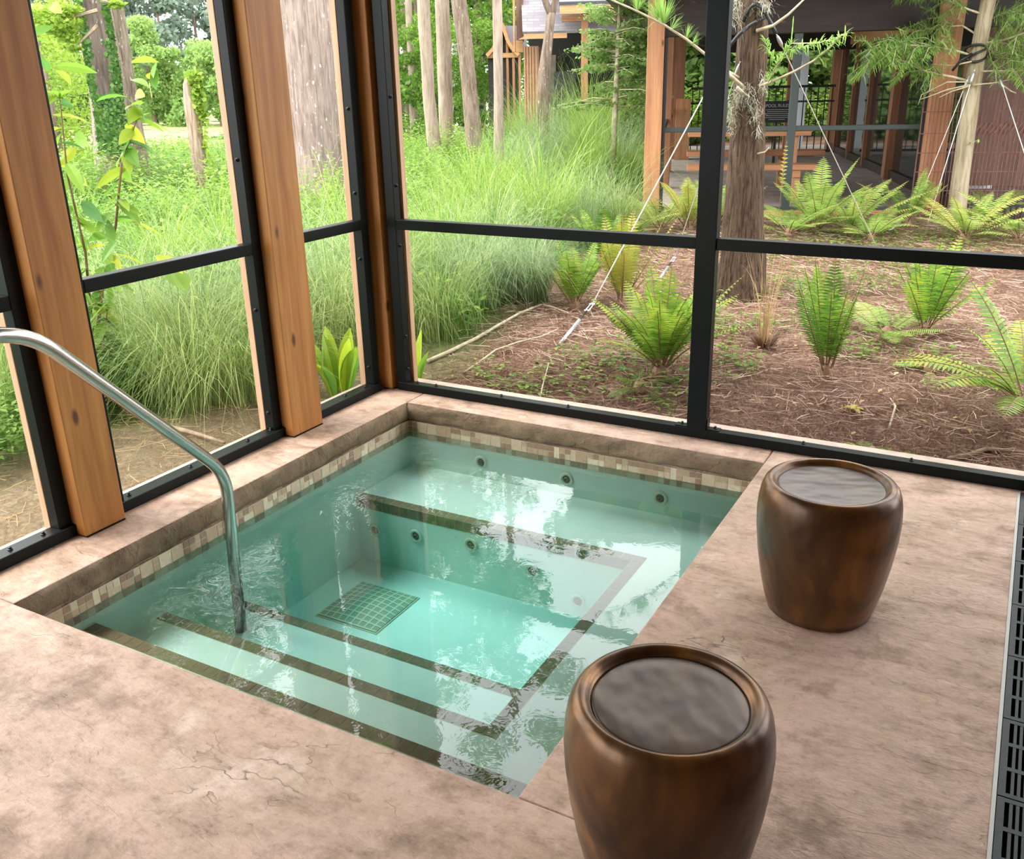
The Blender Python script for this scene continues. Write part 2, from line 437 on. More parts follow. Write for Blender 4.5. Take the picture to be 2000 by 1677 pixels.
def rough_face(name, p0, p1, out, z0, z1, seed):
    """the chiselled edge of the coping: a lumpy strip between two points"""
    rs = np.random.RandomState(seed); L = np.linalg.norm(np.array(p1)-np.array(p0)); nx = int(L/.016); nz = 8
    ph = rs.rand(12)*6.28; fr = rs.rand(12)*22+6
    def nz_(s, t): return sum(math.sin(fr[k]*s*(1 if k % 2 else 1.7) + ph[k] + t*(3+k))*.5/(1+k*.35) for k in range(8))
    vs = []; fs = []
    for i in range(nx+1):
        s = L*i/nx; p = np.array(p0) + (np.array(p1)-np.array(p0))*i/nx
        for j in range(nz+1):
            t = j/nz; prof = math.sin(PI*min(1,max(0,t)))**.55*.016
            o = prof + .0055*nz_(s, t)*(1 if 0 < j else .3)
            if j == nz: o = -.014
            z = z1 + (z0-z1)*t + (0 if j in (0, nz) else .0012*nz_(s+3, t))
            if j == 0: z = z1 - .001; o = .001
            vs.append((p[0]+out[0]*o, p[1]+out[1]*o, z))
    fs = [(i*(nz+1)+j, i*(nz+1)+j+1, (i+1)*(nz+1)+j+1, (i+1)*(nz+1)+j) for i in range(nx) for j in range(nz)]
    if out[0] < 0 or out[1] < 0 and True:
        pass
    q = MB(); q.add(vs, fs)
    o = q.build(name, M['stone_face'], smooth_=True); return structure(o, 'chiselled stone edge of the tub coping')
rough_face('coping_edge', (-.012,-PL,0), (-.012,0,0), (1,0), -.10, 0, 3)
rough_face('coping_edge', (0,.012,0), (PW,.012,0), (0,-1), -.10, 0, 5)

# raised sill outside the screen track
b = MB(); b.box(-.405, -.30, -4.6, SY-.01, 0, .012); b.box(-.30, 4.6, .225, SY-.01, 0, .012)
structure(b.build('window_sill', M['sill_concrete'], bevel=.004), 'pale concrete sill outside the screen track')

# ceiling, rear wall, headers
b = MB()
for k in range(26): b.box(-.62 + k*.29, -.62 + k*.29 + .284, -7.2, .62, 2.86, 2.89)
structure(b.build('ceiling', M['ceiling_wood']), 'wooden plank ceiling over the deck')
b = MB(); b.box(-.66, 6.95, -7.25, .66, 2.90, 3.0); structure(b.build('roof', M['shingles']))
b = MB(); b.box(SX, 4.85, -7.1, -7.0, -.12, 2.86); structure(b.build('wall_front', M['brown_wall']))
b = MB(); b.box(4.75, 4.85, -7.0, .16, 0, 2.86); structure(b.build('light_block_wall_right', M['brown_wall']))  # unseen wall, added to cut the light falling in from the right
b = MB(); b.box(-.315, -.20, -7, .25, 2.60, 2.86); structure(b.build('trim_1', M['cedar_y']))
b = MB(); b.box(-.20, 6.5, .16, .26, 2.60, 2.86); structure(b.build('trim_2', M['cedar_x']))

# ------------------------------------------------------------------ cedar posts of the screen room
def cedar_post(y0, y1, label):
    e = empty('cedar_post', (-.245, (y0+y1)/2, 0)); ox, oy = -.245, (y0+y1)/2
    b = MB(); b.box(-.315-ox, -.198-ox, y0-oy, y1-oy, 0.004, 2.6); b.build('timber', M['cedar'], e, bevel=.004)
    b = MB(); b.box(-.352-ox, -.316-ox, y0-.055-oy, y1+.055-oy, .012, 2.6); b.build('outer_board', M['cedar_pale'], e, bevel=.003)
    b = MB(); b.box(-.31-ox, -.195-ox, y0+.003-oy, y1-.003-oy, 0, .004); b.build('base_shim', M['black_metal'], e)
    return tag(e, label, 'post', 'cedar posts of the screened room')
P1 = (-1.790, -1.612); P2 = (-.648, -.436)
cedar_post(*P1, 'thick orange cedar post behind the steel handrail')
cedar_post(*P2, 'cedar post with a dark knot low down, between the handrail and the corner')
cedar_post(-2.96, -2.78, 'cedar post of the left screen wall nearest the camera side, beyond the handrail')
e = empty('cedar_post', (-.25, .2, 0))
b = MB(); b.box(-.065, .047, -.047, .05, .004, 2.6); b.build('timber', M['cedar'], e, bevel=.004)
b = MB(); b.box(-.102, -.066, -.13, .075, .012, 2.6); b.build('outer_board', M['cedar_pale'], e, bevel=.003)
b = MB(); b.box(-.078, .14, .031, .068, .012, 2.6); b.build('outer_board', M['cedar_pale'], e, bevel=.003)
tag(e, 'cedar corner post where the two screen walls meet behind the tub', 'post', 'cedar posts of the screened room')

# ------------------------------------------------------------------ black screen frames
TZ0, TZ1 = .865, .915
def bolts(parent, pts, axis):
    for p in pts:
        b = MB(); b.lathe([(.009,0),(.009,.003),(.006,.005),(.006,.010),(.003,.012)], 10)
        o = b.build('bolt', M['bolt'], parent, smooth_=False)
        o.location = p
        if axis == 'x': o.rotation_euler = (0, PI/2, 0)
        if axis == 'y': o.rotation_euler = (-PI/2, 0, 0)
        if axis == '-y': o.rotation_euler = (PI/2, 0, 0)
e = empty('screen_frame', (-.265, -1.2, 0)); ox, oy = -.265, -1.2
def lb(name, x0, x1, y0, y1, z0, z1):
    b = MB(); b.box(x0-ox, x1-ox, y0-oy, y1-oy, z0, z1); return b.build(name, M['black_metal'], e, bevel=.003)
lb('bottom_track', -.314, -.245, -4.6, .12, .001, .046)
for a0, a1 in ((-2.725, -1.845), (-1.557, -.703), (-.381, .07)): lb('transom', -.312, -.262, a0, a1, TZ0+.004, TZ1+.004)
for yy in (-3.015, -2.78, P1[0]-.055, P1[1], P2[0]-.055, P2[1], .07): lb('upright', -.3125, -.2625, yy, yy+.055, .046, 2.6)
bolts(e, [(-.28-ox, y-oy, .046) for y in (-2.03, -1.90, -1.52, -1.20, -.86, -.71, -.36, -.15, .02)], 'z')
bolts(e, [(-.288-ox, P2[0]-.055-oy, z) for z in (.13, .62, 1.27, 2.05)] + [(-.288-ox, .07-oy, z) for z in (.14, .72, 1.05, 1.45, 1.95)], '-y')
tag(e, 'black metal screen frame along the left cedar posts', 'window frame', 'black screen frames')
e = empty('screen_frame', (1.5, .19, 0)); ox, oy = 1.5, .19
lb('bottom_track', -.175, 4.6, .165, .216, .001, .046)
lb('transom', -.12, 1.458, .165, .216, TZ0, TZ1); lb('transom', 1.548, 3.1, .165, .216, TZ0, TZ1); lb('transom', 3.3, 4.6, .165, .216, TZ0, TZ1)
lb('upright', -.175, -.119, .1655, .2155, .046, 2.6)
lb('mullion', 1.458, 1.548, .158, .212, .046, 2.6)
lb('upright', 3.1, 3.155, .1655, .2155, .046, 2.6)
for x0 in (1.398, 1.548): lb('bracket', x0, x0+.06, .168, .21, .046, .052)
lb('bracket', 1.548, 1.553, .168, .21, .052, .10)
bolts(e, [(x-ox, .19-oy, .046) for x in (-.06, .06, .46, .84, 1.98, 2.42, 2.9)] + [(x-ox, .19-oy, .052) for x in (1.428, 1.585)], 'z')
bolts(e, [(-.119-ox, .19-oy, z) for z in (.12, .30, .78, 1.08, 1.5)], 'x')
tag(e, 'black metal screen frame facing the mulch bed, with one wide mullion', 'window frame', 'black screen frames')
e = empty('cedar_post', (3.22, .2, 0)); b = MB(); b.box(-.065, .065, -.04, .05, .004, 2.6); b.build('timber', M['cedar'], e, bevel=.004)
b = MB(); b.box(-.12, .12, .052, .088, .012, 2.6); b.build('outer_board', M['cedar_pale'], e, bevel=.003)
tag(e, 'cedar post past the right edge of the mulch side screen', 'post', 'cedar posts of the screened room')

# ------------------------------------------------------------------ the hot tub
tub = empty('hot_tub', (PW/2, -PL/2, -.68))
tag(tub, 'square sunken hot tub with tiled steps and benches under clear green water', 'hot tub')
ox, oy, oz = PW/2, -PL/2, -.68
def off(mb): mb.v = [(x-ox, y-oy, z-oz) for x, y, z in mb.v]; return mb
FZ, ZT1, ZT2, ZT3 = -.68, -.22, -.34, -.50
NY1, NY2, NY3, NX, NB = -1.95, -1.655, -1.265, 1.45, -.47
b = MB()
w = .1
b.box(-w, 0, -PL-w, w, -.78, -.125); b.box(PW, PW+w, -PL-w, w, -.78, -.125)
b.box(0, PW, 0, w, -.78, -.125); b.box(0, PW, -PL-w, -PL, -.78, -.125)
b.box(0, PW, -PL, 0, -.78, FZ)
b.box(0, PW, -PL, NY1, FZ, ZT1)
b.box(0, PW, NY1, NY2, FZ, ZT2); b.box(NX, PW, NY2, 0, FZ, ZT2); b.box(0, NX, NB, 0, FZ, ZT2)
b.box(0, NX, NY2, NY3, FZ, ZT3)
off(b).build('basin', M['plaster'], tub)

def tile_strip(name, mats, o, du, dv, nrm, nu, nv, size, gap, pick, big=0.0):
    """nu x nv tiles laid from corner o along du and dv, standing proud along nrm"""
    b = MB(); o = np.array(o, float); du = np.array(du, float); dv = np.array(dv, float); nrm = np.array(nrm, float)
    a = o + nrm*.001; b.add([a, a+du*nu*size, a+du*nu*size+dv*nv*size, a+dv*nv*size], [(0,1,2,3)], 0)
    done = set()
    for i in range(nu):
        for j in range(nv):
            if (i, j) in done: continue
            k = 1
            if big and i+1 < nu and j+1 < nv and (i+1, j) not in done and (i, j+1) not in done and RND.random() < big:
                k = 2; done |= {(i+1,j),(i,j+1),(i+1,j+1)}
            p = o + du*(i*size+gap/2) + dv*(j*size+gap/2) + nrm*.0025; q = size*k - gap
            b.add([p, p+du*q, p+du*q+dv*q, p+dv*q], [(0,1,2,3)], pick(k))
    off(b); return b.build(name, mats, tub)
mos = [M['grout'], M['mosaic_beige'], M['mosaic_tan'], M['mosaic_brown'], M['mosaic_cream']]
def pk(k): return RND.choice([1,1,4,2,2]) if k == 2 else RND.choice([3,3,3,2,2,1,4])
ts = .0295
tile_strip('mosaic_band', mos, (0,-.0005,-.094), (1,0,0), (0,0,-1), (0,-1,0), 63, 3, ts, .0028, pk, .26)
tile_strip('mosaic_band', mos, (.0005,-PL,-.094), (0,1,0), (0,0,-1), (1,0,0), 75, 3, ts, .0028, pk, .26)
tile_strip('mosaic_band', mos, (PW-.0005,-PL,-.094), (0,1,0), (0,0,-1), (-1,0,0), 75, 3, ts, .0028, pk, .26)
st = [M['step_grout'], M['step_tile']]; one = lambda k: 1; t5 = .052
def step_edge(o, du, dv, nrm, L):
    n = int(round(L/t5)); s = L/n
    tile_strip('step_edge_tiles', st, o, du, dv, nrm, n, 1, s, .0035, one)
step_edge((0,NY1-t5,ZT1), (1,0,0), (0,1,0), (0,0,1), PW); step_edge((0,NY1,ZT1), (1,0,0), (0,0,-1), (0,1,0), PW)
step_edge((0,NY2-t5,ZT2), (1,0,0), (0,1,0), (0,0,1), NX+t5); step_edge((0,NY2,ZT2), (1,0,0), (0,0,-1), (0,1,0), NX)
step_edge((0,NY3-t5,ZT3), (1,0,0), (0,1,0), (0,0,1), NX); step_edge((0,NY3,ZT3), (1,0,0), (0,0,-1), (0,1,0), NX)
step_edge((NX,NY2,ZT2), (0,1,0), (1,0,0), (0,0,1), NB-NY2); step_edge((NX,NY2,ZT2), (0,1,0), (0,0,-1), (-1,0,0), NB-NY2)
step_edge((0,NB,ZT2), (1,0,0), (0,1,0), (0,0,1), NX+t5); step_edge((0,NB,ZT2), (1,0,0), (0,0,-1), (0,-1,0), NX)

def jet(x, y, z):
    b = MB(); b.lathe([(.022,.001),(.034,.001),(.036,.005),(.033,.010),(.024,.010),(.020,.004)], 24)
    o = b.build('jet', M['jet_ring'], tub, smooth_=True); o.location = (x-ox, y-oy, z-oz); o.rotation_euler = (PI/2, 0, 0)
    b = MB(); b.lathe([(.021,.002),(.021,.004),(.013,.005),(.011,.014),(.004,.014),(.003,.006)], 16)
    c = b.build('nozzle', M['jet_core'], o, smooth_=True)
for x, z in ((.441,-.252), (.923,-.253), (1.402,-.256)): jet(x, 0, z)
for x, z in ((.10,-.50), (.347,-.476), (.657,-.450), (.978,-.505), (1.205,-.60)): jet(x, NB, z)

# domed floor drain cover
b = MB(); gx0, gy0, gs = .155, -.995, .325
for i in range(9):
    for j in range(9):
        cx = (i+.5)/9-.5; cy = (j+.5)/9-.5
        def P(u, v): 
            h = .022*max(0, 1-(2*u)**2)*max(0, 1-(2*v)**2) + .006
            return (gx0+(u+.5)*gs, gy0+(v+.5)*gs, FZ+h)
        u0, u1, v0, v1 = i/9-.5, (i+1)/9-.5, j/9-.5, (j+1)/9-.5
        b.add([P(u0,v0),P(u1,v0),P(u1,v1),P(u0,v1)], [(0,1,2,3)], 1)
        for a0, a1, c0, c1 in ((u0,u0+.026,v0,v1),(u0,u1,v0,v0+.026)):
            b.add([tuple(np.array(P(*q))+(0,0,.003)) for q in ((a0,c0),(a1,c0),(a1,c1),(a0,c1))], [(0,1,2,3)], 0)
        for k in range(5):
            a0 = u0+.032+k*.016
            b.add([tuple(np.array(P(*q))+(0,0,.002)) for q in ((a0,v0+.02),(a0+.009,v0+.02),(a0+.009,v1-.004),(a0,v1-.004))], [(0,1,2,3)], 0)
b.box(gx0-.006, gx0+gs+.006, gy0-.006, gy0+gs+.006, FZ, FZ+.005, 0)
off(b).build('floor_drain_cover', [M['drain_cover'], M['drain_dark']], tub)

b = MB(); b.box(-.004, PW+.004, -PL-.004, .004, FZ-.02, -.150)
tag(b.build('pool_water', M['water']), 'clear green hot tub water with rippled sky reflections', 'water', kind='stuff')

# ------------------------------------------------------------------ steel handrail
def arc_path(pts, rad, n=7):
    out = [np.array(pts[0], float)]
    for i in range(1, len(pts)-1):
        a, p, c = (np.array(q, float) for q in pts[i-1:i+2]); u = (a-p)/np.linalg.norm(a-p); v = (c-p)/np.linalg.norm(c-p)
        r = rad[i-1] if hasattr(rad, '__len__') else rad
        p0, p1 = p+u*r, p+v*r
        for k in range(n+1):
            t = k/n; out.append(p0*(1-t)**2 + p*2*t*(1-t) + p1*t*t)
    out.append(np.array(pts[-1], float)); return out
hx = .153
e = empty('handrail', (hx, -2.75, 0))
pts = arc_path([(0,1.31,-.50),(0,1.345,.185),(0,.66,.915),(0,.27,.90),(0,.0,.0)], [.10,.14,.12])
b = MB(); b.tube(pts, .0235, 20); b.build('rail_tube', M['steel'], e, smooth_=True)
for yy, zz in ((0,.0),):
    b = MB(); b.lathe([(.024,0),(.055,0),(.055,.006),(.034,.016),(.026,.024)], 24, (0,yy,zz)); b.build('flange', M['steel'], e, smooth_=True)
tag(e, 'bent stainless steel handrail dropping into the hot tub', 'handrail')

# ------------------------------------------------------------------ garden stools
def stool(x, y, rz, label):
    e = empty('garden_stool', (x, y, 0), rz)
    b = MB(); b.lathe([(.02,.0),(.138,0),(.149,.006),(.160,.045),(.174,.11),(.187,.19),(.1955,.27),(.1975,.325),(.195,.365),(.190,.395),(.183,.414),(.175,.424),(.166,.428),(.158,.426),(.151,.419),(.147,.410)], 72)
    b.build('body', M['glaze'], e, smooth_=True)
    b = MB(); b.lathe([(.149,.405),(.149,.411),(.140,.4125),(.10,.4115),(.06,.4108),(.05,.4108)], 72)
    b.build('seat', M['glaze_seat'], e, smooth_=True)
    e.scale = (1.05, 1.05, 1.0)
    return tag(e, label, 'stool', 'bronze drum stools beside the tub')
stool(2.300, -1.055, .4, 'bronze brown drum stool standing near the back screen track')
stool(2.222, -2.240, 2.1, 'bronze brown drum stool beside the tub corner, cut by the lower picture edge')

# ------------------------------------------------------------------ trench drain
e = empty('trench_drain', ((DR0+DR1)/2, -1.5, -.03))
cx = (DR0+DR1)/2
b = MB(); b.box(-.1, .1, -2.6, 1.66, -.06, -.045); b.build('channel', M['channel'], e)
for s in (-1, 1):
    b = MB(); b.box(s*.1025-.0045, s*.1025+.0045, -2.6, 1.66, -.05, .031); b.build('edge_rail', M['steel_edge'], e)
yy = 1.655
while yy > -2.4:
    L = .308; b = MB(); W = .096
    b.box(-W, -W+.016, yy-L+.002, yy-.002, -.004, .028); b.box(W-.016, W, yy-L+.002, yy-.002, -.004, .028)
    for k in range(4):
        y0 = yy-.002-k*(L-.018)/3; b.box(-W+.016, W-.016, y0-.014, y0, -.004, .0275)
    for k in range(1, 12):
        x0 = -W+.016 + k*(2*W-.032)/12; b.box(x0-.0035, x0+.0035, yy-L+.003, yy-.003, -.004, .027)
    b.build('grate', M['grate_plastic'], e); yy -= L
tag(e, 'black slotted trench drain along the right deck edge', 'drain')
# ------------------------------------------------------------------ the ground outside
def ground_mat():
    m, nt, b = mat('garden_ground')
    v = coords(nt, (1,1,1))
    n1 = N(nt, 'TexNoise', Scale=26, Detail=8, Roughness=.75, Distortion=1.5); nt.links.new(v, n1.inputs['Vector'])
    n2 = N(nt, 'TexNoise', Scale=2.2, Detail=4); nt.links.new(v, n2.inputs['Vector'])
    vs = coords(nt, (55, 14, 20)); n3 = N(nt, 'TexNoise', Scale=1.0, Detail=6, Distortion=2.5); nt.links.new(vs, n3.inputs['Vector'])
    mul = ramp(nt, [(.32,(.065,.036,.026)), (.46,(.22,.13,.092)), (.60,(.40,.265,.195)), (.74,(.56,.41,.32))], n1.outputs['Fac'])
    st = ramp(nt, [(.4,(.6,.55,.5)), (.6,(1.1,1.05,1.0))], n3.outputs['Fac'])
    mul_c = mix(nt, mul.outputs['Color'], st.outputs['Color'], .8, 'MULTIPLY')
    pt = ramp(nt, [(.35,(.72,.68,.66)), (.65,(1,1,1))], n2.outputs['Fac'])
    mul_c = mix(nt, mul_c, pt.outputs['Color'], 1.0, 'MULTIPLY')
    soil = ramp(nt, [(.3,(.13,.095,.055)), (.5,(.27,.205,.125)), (.7,(.40,.32,.205))], n1.outputs['Fac'])
    grs = ramp(nt, [(.3,(.045,.085,.015)), (.7,(.12,.20,.04))], n1.outputs['Fac'])
    a = N(nt, 'Attribute', attribute_name='zone'); sp = N(nt, 'SeparateColor'); nt.links.new(a.outputs['Color'], sp.inputs['Color'])
    c = mix(nt, grs.outputs['Color'], mul_c, sp.outputs['Red']); c = mix(nt, c, soil.outputs['Color'], sp.outputs['Green'])
    nt.links.new(c, b.inputs['Base Color']); b.inputs['Roughness'].default_value = .95; b.inputs['Specular IOR Level'].default_value = .15
    bump(nt, b, n1.outputs['Fac'], .9, .03)
    return m
def mulch_w(x, y):
    """1 inside the pine-straw bed, 0 on the grassy side"""
    edge = -.35 + .18*math.sin(y*1.9) if y < 2.6 else -.35 - (y-2.6)*.28 + .18*math.sin(y*1.9)
    return smooth(edge-.25, edge+.25, x) * smooth(.2, .3, y) if y > .2 else 0.0
def soil_w(x, y): return smooth(-1.6, -1.0, x + .12*math.sin(y*4)) * (1 if y < .6 else max(0, 1-(y-.6)*2.0)) * (1-mulch_w(x, y))
def axis_steps(*segs):
    out = []
    for a, c, n in segs: out += list(np.linspace(a, c, n, endpoint=False))
    return out + [segs[-1][1]]
gx = axis_steps((-160,-20,24), (-20,-6,24), (-6,5,100), (5,20,16), (20,80,8))
gy = axis_steps((-12,-5,8), (-5,.3,40), (.3,8,80), (8,24,28), (24,140,24))
vs = []; fs = []; zc = []
nb = np.random.RandomState(3)
for y in gy:
    for x in gx:
        inside = x > -.40 and y < .36
        z = terrain(x, y) if not inside else -1.2
        if not inside and -6 < x < 5 and y < 8: z += (nb.rand()-.5)*.035
        if x > -.40 and .36 <= y < .5: z = min(z, -.10)
        vs.append((x, y, z)); zc.append((mulch_w(x, y), soil_w(x, y), 0, 1))
W_ = len(gx)
for j in range(len(gy)-1):
    for i in range(W_-1): fs.append((j*W_+i, j*W_+i+1, (j+1)*W_+i+1, (j+1)*W_+i))
b = MB(); b.add(vs, fs); o = b.build('ground', ground_mat(), smooth_=True)
ca = o.data.color_attributes.new('zone', 'FLOAT_COLOR', 'POINT'); ca.data.foreach_set('color', np.array(zc, dtype=np.float32).ravel())
structure(o, 'garden ground, pine straw bed and grassy bank falling to the pond')

def pond_mat():
    m, nt, b = mat('duckweed_pond')
    v = coords(nt, (.05, .22, 1)); n = N(nt, 'TexNoise', Scale=1.1, Detail=5, Distortion=.6); nt.links.new(v, n.inputs['Vector'])
    r = ramp(nt, [(.50,(.22,.26,.055)), (.56,(.30,.34,.10)), (.58,(.10,.12,.10))], n.outputs['Fac'])
    rr = ramp(nt, [(.55,(.8,.8,.8)), (.58,(.05,.05,.05))], n.outputs['Fac'])
    nt.links.new(r.outputs['Color'], b.inputs['Base Color']); nt.links.new(rr.outputs['Color'], b.inputs['Roughness'])
    return m
b = MB(); b.box(-160, -8, 12, 140, -.99, -.95)
tag(b.build('pond', pond_mat()), 'distant pond covered in yellow green duckweed', 'pond', kind='structure')

# ------------------------------------------------------------------ foliage materials
L = {}
L['cord'] = leaf_mat('cordgrass_blades', [(.09,.16,.035), (.22,.33,.08), (.38,.45,.16), (.56,.54,.30)], .5, .4)
L['sage'] = leaf_mat('sage_grass_blades', [(.11,.19,.08), (.24,.35,.16), (.40,.48,.25), (.56,.57,.37)], .5, .4)
L['lime'] = leaf_mat('bright_grass_blades', [(.10,.20,.025), (.23,.38,.05), (.36,.49,.09), (.50,.50,.18)], .5, .45)
L['straw'] = leaf_mat('dry_straw', [(.42,.27,.13), (.58,.42,.22)], .7, .3)
L['needle_litter'] = leaf_mat('pine_straw', [(.10,.055,.038), (.29,.175,.12), (.47,.325,.24), (.66,.52,.42)], .8, .1)
L['herb'] = leaf_mat('herb_leaves', [(.08,.17,.03), (.16,.29,.045), (.27,.39,.08)], .45, .5)
L['herb2'] = leaf_mat('fresh_herb_leaves', [(.13,.25,.03), (.23,.37,.05), (.34,.46,.09)], .45, .5)
L['fern'] = leaf_mat('fern_pinnae', [(.06,.14,.018), (.13,.27,.03), (.24,.39,.045), (.40,.42,.05)], .4, .4)
L['fern_pale'] = leaf_mat('pale_fern_pinnae', [(.16,.30,.05), (.26,.42,.08), (.36,.50,.12), (.46,.46,.10)], .45, .45)
L['fern_gold'] = leaf_mat('golden_fern_pinnae', [(.16,.25,.04), (.32,.37,.06), (.48,.38,.08)], .45, .4)
L['needles'] = leaf_mat('cypress_needles', [(.16,.32,.06), (.27,.45,.10), (.38,.56,.15)], .5, .5)
L['ivy'] = leaf_mat('ivy_leaves', [(.03,.09,.015), (.07,.16,.03), (.14,.25,.05)], .4, .3)
L['canna'] = leaf_mat('canna_leaves', [(.13,.30,.05), (.27,.44,.04), (.46,.60,.05)], .35, .5)
L['shrub'] = leaf_mat('shrub_leaves', [(.09,.23,.06), (.16,.32,.05), (.25,.40,.05), (.45,.48,.05)], .4, .5)
L['crown'] = leaf_mat('tree_leaves', [(.05,.12,.015), (.13,.25,.03), (.25,.40,.05)], .5, .45)
L['crown_dark'] = leaf_mat('oak_leaves', [(.025,.06,.015), (.06,.12,.03), (.10,.18,.045)], .5, .35)
L['crown_far'] = leaf_mat('haze_tinted_leaves', [(.14,.19,.145), (.19,.25,.19), (.25,.31,.24)], .8, .4)  # distance haze painted into the leaf colours, paler and greyer
L['crown_lime'] = leaf_mat('lime_tree_leaves', [(.14,.25,.06), (.22,.34,.09), (.32,.43,.14)], .6, .5)
L['crown_yellow'] = leaf_mat('yellow_green_leaves', [(.17,.29,.03), (.27,.39,.05), (.38,.48,.09)], .5, .5)
L['moss'] = leaf_mat('spanish_moss', [(.36,.35,.27), (.55,.53,.42)], .9, .3)
L['twig'] = flat_mat('twig_bark', (.30,.22,.15), .8, 0, .2, .3, 20)
L['twig_pale'] = flat_mat('pale_twig', (.46,.39,.27), .8, 0, .2, .3, 20)
L['stem'] = flat_mat('brown_stem', (.18,.10,.05), .7)
L['green_stem'] = flat_mat('green_stem', (.20,.30,.08), .6)
B_ = {}
B_['big'] = bark_mat('grey_cypress_bark', (.34,.26,.22), (.17,.12,.10), .8, .8, (.62,.58,.52))
B_['trunk'] = bark_mat('pale_trunk_bark', (.44,.345,.27), (.27,.195,.15), .7, .5)
B_['trunk_dark'] = bark_mat('mottled_bark', (.30,.22,.17), (.14,.095,.07), .7, .8, (.42,.34,.27))
B_['pine'] = bark_mat('shaggy_cedar_bark', (.15,.098,.062), (.030,.017,.010), 2.2, 1.0, None)
B_['young'] = bark_mat('young_cypress_bark', (.44,.37,.25), (.25,.19,.115), 1.2, .5)
B_['white'] = bark_mat('white_bark', (.62,.60,.56), (.40,.37,.34), .7, .4)
B_['snag'] = bark_mat('rotten_wood', (.46,.35,.26), (.20,.12,.07), .8, .9)
B_['lichen'] = bark_mat('lichen_bark', (.33,.265,.20), (.12,.085,.065), .9, .7, (.50,.45,.38))

UP = np.array([0,0,1.])
def perp(d):
    a = np.cross(d, UP); n = np.linalg.norm(a)
    return a/n if n > 1e-6 else np.array([1.,0,0])

# ------------------------------------------------------------------ generators (each returns mesh builders)
def grass_mb(seed, n, h, spread, droop, wid, lean=(0,0), segs=6):
    rs = np.random.RandomState(seed); b = MB()
    for i in range(n):
        a = rs.rand()*2*PI; r0 = rs.rand()**.7*spread*.22
        d = np.array([math.cos(a), math.sin(a), 0]); base = d*r0
        a2 = a + rs.randn()*.5; d2 = np.array([math.cos(a2)+lean[0], math.sin(a2)+lean[1], 0])
        Lh = h*(.55+.55*rs.rand()); out = spread*(.35+.75*rs.rand()); dr = droop*(.4+.9*rs.rand())
        pts = []
        for k in range(segs+1):
            t = k/segs
            z = Lh*(t*1.25 - dr*t*t*t*1.0); pts.append(base + d2*out*(t**1.7) + UP*max(z, -.02+.01*t))
        sd = np.cross(d2, UP); sd /= np.linalg.norm(sd)+1e-9; sd = sd*math.cos(rs.rand()*1.2) + UP*0
        w = wid*(.6+.8*rs.rand())
        if rs.rand() < .16:
            cv = rs.randn()*.9; pv = np.array([-d2[1], d2[0], 0])
            pts = [p_*(1.35 if k_ else 1) + pv*cv*.35*(k_/segs)**2*spread + UP*.12*h*(k_/segs) for k_, p_ in enumerate(pts)]
        b.strip(pts, [w*(1-.9*(k/segs)**2) for k in range(segs+1)], sd, 0, (.75+.25*rs.rand()) if rs.rand() < .09 else rs.rand()*.72)
    return b

def frond(b, base, d, length, arch, width, npair, rs, mi=0, tint0=.5, stem=True, stem_mi=1, bare=.18):
    """one pinnate fern frond leaving base towards d"""
    d = np.array(d, float); d /= np.linalg.norm(d); hz = np.array([d[0], d[1], 0]); hz /= np.linalg.norm(hz)+1e-9
    P = []; K = 14
    for k in range(K+1):
        t = k/K; P.append(base + d*length*t + (hz*.35 - UP*1.0)*arch*length*t*t)
    if stem: b.tube(P, [.0035*(1-.7*k/K)+.0008 for k in range(K+1)], 4, stem_mi, .3, cap=False)
    sd = perp(d); P = np.array(P)
    for i in range(npair):
        t = bare + (1-bare)*(i+.5)/npair; x = t*K; k = min(K-1, int(x)); p = P[k] + (P[k+1]-P[k])*(x-k); tg = P[k+1]-P[k]; tg /= np.linalg.norm(tg)
        u = (t-bare)/(1-bare); ln = width*(math.sin(PI*min(1, u*.86+.14))**.7)*(.9+.2*rs.rand())
        for s in (-1, 1):
            q = sd*s*.93 + tg*.34 - UP*.12*rs.rand(); q /= np.linalg.norm(q); wd = min(ln*.26, length*(1-bare)/npair*.62)
            nrm = np.cross(q, tg); wv = np.cross(nrm, q); wv /= np.linalg.norm(wv)
            tip = p + q*ln - UP*ln*.12; md = p + q*ln*.45 + nrm*ln*.05
            b.add([p - wv*wd*.4, p + wv*wd*.4, md + wv*wd*.5, tip, md - wv*wd*.5], [(0,1,2,4), (4,2,3)], mi, min(1, max(0, tint0 + .25*rs.randn()*.7 + .2*(u-.4))))
def fern_mb(seed, n, length, upright, width=.085, npair=24, tint=.45, arch=.25):
    rs = np.random.RandomState(seed); b = MB()
    for i in range(n):
        a = 2*PI*i/n + rs.randn()*.35; el = upright + rs.randn()*.16
        d = (math.cos(a)*math.cos(el), math.sin(a)*math.cos(el), math.sin(el))
        frond(b, np.array([math.cos(a), math.sin(a), 0])*.03*rs.rand()+UP*.02, d, length*(.7+.45*rs.rand()), arch*(.6+.8*rs.rand()), width*(.85+.3*rs.rand()), npair, rs, 0, tint+.15*rs.randn())
    return b

